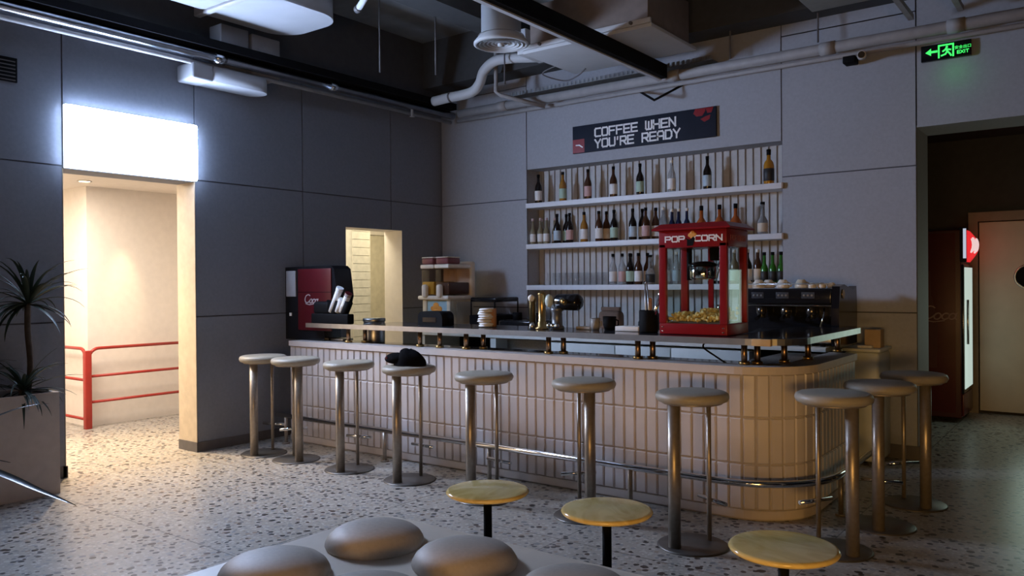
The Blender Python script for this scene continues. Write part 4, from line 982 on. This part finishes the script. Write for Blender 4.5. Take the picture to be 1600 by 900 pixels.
# ------------------------------------------------------------------ railing in the corridor
t = thing('red_railing', (-8.35,3.87,0), 'red tube railing inside the lit corridor', 'railing')
MB().box((-8.40,3.84,0),(-8.34,3.905,.80),.006).build('post', M['redpaint'], t)
q = [(-8.37,3.89,.70)]+[(-8.37,3.89+.10*(1-math.cos(R(a))),.72+.10*math.sin(R(a))) for a in range(0,91,15)]+[(-8.37,5.28,.82)]
MB().tube(q, .0165, 12).build('top_rail', M['redpaint'], t)
for z in (.535,.27): MB().cyl((-8.37,3.89,z),(-8.37,5.28,z),.0145).build('mid_rail', M['redpaint'], t)
q = [(-8.385,3.86,.70)]+[(-8.385-.10*(1-math.cos(R(a))),3.86,.72+.10*math.sin(R(a))) for a in range(0,91,15)]+[(-9.6,3.86,.82)]
MB().tube(q, .0165, 12).build('top_rail', M['redpaint'], t)
for z in (.50,.10): MB().cyl((-8.39,3.86,z),(-9.6,3.86,z),.0145).build('mid_rail', M['redpaint'], t)
t = thing('recessed_downlight', (-8.1,3.74,2.5), 'small round downlight in the corridor ceiling', 'lamp')
MB().lathe([(.05,0),(.065,0),(.065,-.008),(.05,-.004)],(-8.1,3.74,2.499),24).build('ring', M['duct'], t)
MB().cyl((-8.1,3.74,2.4995),(-8.1,3.74,2.492),.048).build('lens', mat('warm_lens',(1,.9,.7),.4,emit=(1,.75,.45),strength=9), t)

# ------------------------------------------------------------------ planter and plants
t = thing('planter_box', (-6.15,1.6,0), 'large grey planter box against the left wall', 'planter')
m = MB(); m.box((-6.375,.6,0),(-6.35,2.55,.715)).box((-5.955,.6,0),(-5.93,2.55,.715)).box((-6.35,.6,0),(-5.955,.625,.715)).box((-6.35,2.525,0),(-5.955,2.55,.715)).box((-6.35,.625,0),(-5.955,2.525,.04)); m.build('walls', M['planter'], t)
MB().box((-6.349,.626,.04),(-5.956,2.524,.66)).build('soil', M['soil'], t)
def blade(mb, o, az, el, L, w, droop, n=8):
    o = Vector(o); p = o.copy(); e = el; pts = []
    for i in range(n+1):
        pts.append((p.copy(), e)); p = p+Vector((math.cos(az)*math.cos(e), math.sin(az)*math.cos(e), math.sin(e)))*L/n; e -= droop/n*(.4+1.2*i/n)
    s = Vector((-math.sin(az), math.cos(az), 0)); vs = []
    for i,(q,e) in enumerate(pts):
        u = i/n; ww = w*(.45+.55*min(1,u*4))*(1-u**2.2)+.0006
        up = Vector((-math.cos(az)*math.sin(e), -math.sin(az)*math.sin(e), math.cos(e)))
        vs += [q+s*ww+up*ww*.35, q-up*.001, q-s*ww+up*ww*.35]
    fs = []
    for i in range(n):
        a = 3*i; fs += [(a,a+1,a+4,a+3),(a+1,a+2,a+5,a+4)]
    mb.verts(vs, fs, True)
def crown(par, o, count, L, w, seed, elr=(-.25,1.35), m_=None):
    rnd = random.Random(seed); m = MB()
    for k in range(count):
        el = rnd.uniform(*elr); az = rnd.uniform(0,2*PI); ll = L*rnd.uniform(.75,1.1)
        if math.cos(az) < -.1: ll = min(ll, (o[0]+6.37)/abs(math.cos(az)))
        blade(m, o, az, el, ll, w*rnd.uniform(.8,1.15), rnd.uniform(.7,1.7))
    return m.build('leaf_crown', m_ or M['leaf'], par)
t = thing('dracaena', (-6.15,2.42,.66), 'tall dark dracaena with a spiky crown in the grey planter', 'plant')
MB().tube(smooth_path([(-6.15,2.43,.66),(-6.145,2.45,.9),(-6.16,2.44,1.15),(-6.15,2.44,1.34)]), .02, 10).build('stem', M['trunk'], t)
crown(t, (-6.15,2.44,1.33), 62, .46, .016, 3)
t = thing('low_spiky_plant', (-6.1,2.40,.66), 'low spiky plant at the foot of the tall dracaena', 'plant')
MB().cyl((-6.05,2.36,.655),(-6.05,2.36,.74),.025).build('stem', M['trunk'], t)
crown(t, (-6.05,2.36,.73), 46, .36, .013, 8, (-.5,1.2))
t = thing('low_spiky_plant', (-6.1,1.9,.66), 'low spiky plant by the left edge of the photo', 'plant')
MB().cyl((-6.1,1.95,.655),(-6.1,1.95,.80),.025).build('stem', M['trunk'], t)
crown(t, (-6.1,1.95,.79), 46, .42, .014, 5, (-.4,1.2))
# nearer plant, mostly outside the frame on the left
t = thing('potted_plant', (-4.05,1.12,0), 'near plant whose long dark leaf juts in at lower left', 'plant')
MB().lathe([(0,0),(.15,0),(.19,.42),(.17,.42),(.16,.38),(0,.38)],(-4.05,1.12,0),28).build('pot', M['planter'], t)
MB().cyl((-4.05,1.12,.37),(-4.05,1.12,.62),.025).build('stem', M['trunk'], t)
def path_blade(mb, pts, w):
    P = smooth_path(pts, 6); n = len(P)-1; vs = []
    for i,q in enumerate(P):
        d = (P[min(i+1,n)]-P[max(i-1,0)]).normalized(); sd = d.cross(Vector((0,0,1))).normalized(); up = sd.cross(d); u = i/n
        ww = w*(.5+.5*min(1,u*3))*(1-u**3)+.0006; vs += [q+sd*ww+up*ww*.4, q-up*.001, q-sd*ww+up*ww*.4]
    fs = []
    for i in range(n): a = 3*i; fs += [(a,a+1,a+4,a+3),(a+1,a+2,a+5,a+4)]
    mb.verts(vs, fs, True)
m = MB(); path_blade(m,[(-4.05,1.12,.62),(-3.92,1.19,.70),(-3.74,1.25,.725),(-3.55,1.31,.695),(-3.35,1.36,.655),(-3.15,1.41,.62)],.028)
path_blade(m,[(-4.05,1.12,.62),(-3.95,1.16,.74),(-3.80,1.20,.80),(-3.62,1.24,.78),(-3.45,1.30,.765)],.014)
blade(m,(-4.05,1.12,.62),R(100),R(40),.7,.02,.9,12)
for k in range(14): blade(m,(-4.05,1.12,.60),R(130+15*k),R(25+(k*37)%45),.7,.02,1.1,10)
m.build('leaf_crown', M['leafdry'], t)

# ------------------------------------------------------------------ lights
def area(name, loc, target, size, power, col, sy=None, spread=None):
    l = bpy.data.lights.new(name, 'AREA'); l.energy = power; l.color = col; l.size = size
    if sy: l.shape = 'RECTANGLE'; l.size_y = sy
    if spread: l.spread = spread
    o = bpy.data.objects.new(name, l); C.objects.link(o); o.location = loc
    o.rotation_euler = (Vector(target)-Vector(loc)).to_track_quat('-Z','Y').to_euler(); return o
def spot(name, loc, target, power, col, ang, blend=.5, r=.05):
    l = bpy.data.lights.new(name, 'SPOT'); l.energy = power; l.color = col; l.spot_size = R(ang); l.spot_blend = blend; l.shadow_soft_size = r
    o = bpy.data.objects.new(name, l); C.objects.link(o); o.location = loc
    o.rotation_euler = (Vector(target)-Vector(loc)).to_track_quat('-Z','Y').to_euler(); return o
area('corridor_light', (-7.6,2.9,2.48), (-7.6,2.9,0), 1.1, 125, (1,.86,.72))
area('stair_light', (-9.2,2.6,2.48), (-9.2,3.0,0), .7, 22, (1,.82,.56))
spot('corridor_spot', (-8.12,4.28,2.48), (-8.5,4.32,1.35), 60, (1,.76,.44), 27, .9)
spot('corridor_floor_spot', (-7.5,3.55,2.48), (-6.7,3.35,0), 400, (1,.70,.36), 76, .9)
area('store_light', (-7.2,7.4,2.5), (-7.2,7.4,0), .8, 26, (1,.86,.56))
area('store_light_front', (-7.0,6.0,2.5), (-7.1,6.2,0), .5, 16, (1,.90,.68))
area('warm_hall_lamps', (1.5,-2.6,1.0), (-1.6,4.7,.15), 1.3, 14, (1,.54,.14), .7, R(56))
area('warm_low_fill', (-.6,-2.2,.80), (-2.6,2.6,.35), 1.2, 17, (1,.62,.30), .35, R(100))  # added fill that warms bench and rims, set lower than the stool seats
area('hall_lamp', (.4,8.8,2.9), (-.2,9.6,.4), .8, 2.2, (.95,1,.82))
area('fridge_glow', (-.55,9.2,1.1), (-1.1,7.2,.7), .5, 3.5, (.72,1,.86), 1.0)
area('exit_spill_helper', (-.98,6.94,3.10), (-.96,7.09,3.02), .12, .06, (.05,1,.15))  # added lamp for the green spill the sign panel cannot cast itself
wd = bpy.data.worlds.new('dim_world'); bpy.context.scene.world = wd; wd.use_nodes = True
wd.node_tree.nodes['Background'].inputs[0].default_value = (.55,.6,.75,1); wd.node_tree.nodes['Background'].inputs[1].default_value = .004

# ------------------------------------------------------------------ camera
cam = bpy.data.cameras.new('camera'); co = bpy.data.objects.new('camera', cam); C.objects.link(co)
cam.sensor_width = 36; cam.lens = 36*1243.13/1600; cam.clip_start = .05
yaw, pitch, roll = R(37.032), R(-.304), R(-.469)
fw = Vector((-math.sin(yaw)*math.cos(pitch), math.cos(yaw)*math.cos(pitch), math.sin(pitch)))
r0 = Vector((math.cos(yaw), math.sin(yaw), 0)); u0 = r0.cross(fw)
r2 = math.cos(roll)*r0+math.sin(roll)*u0; u2 = -math.sin(roll)*r0+math.cos(roll)*u0
co.matrix_world = Matrix(((r2.x,u2.x,-fw.x,0),(r2.y,u2.y,-fw.y,0),(r2.z,u2.z,-fw.z,1.45),(0,0,0,1)))
sc = bpy.context.scene; sc.camera = co
sc.view_settings.view_transform = 'Standard'; sc.view_settings.look = 'None'; sc.view_settings.exposure = -.18; sc.view_settings.gamma = 1
sc.view_settings.use_curve_mapping = False
sc.cycles.transparent_max_bounces = 48
for o in bpy.data.objects:
    if '_o' in o: del o['_o']
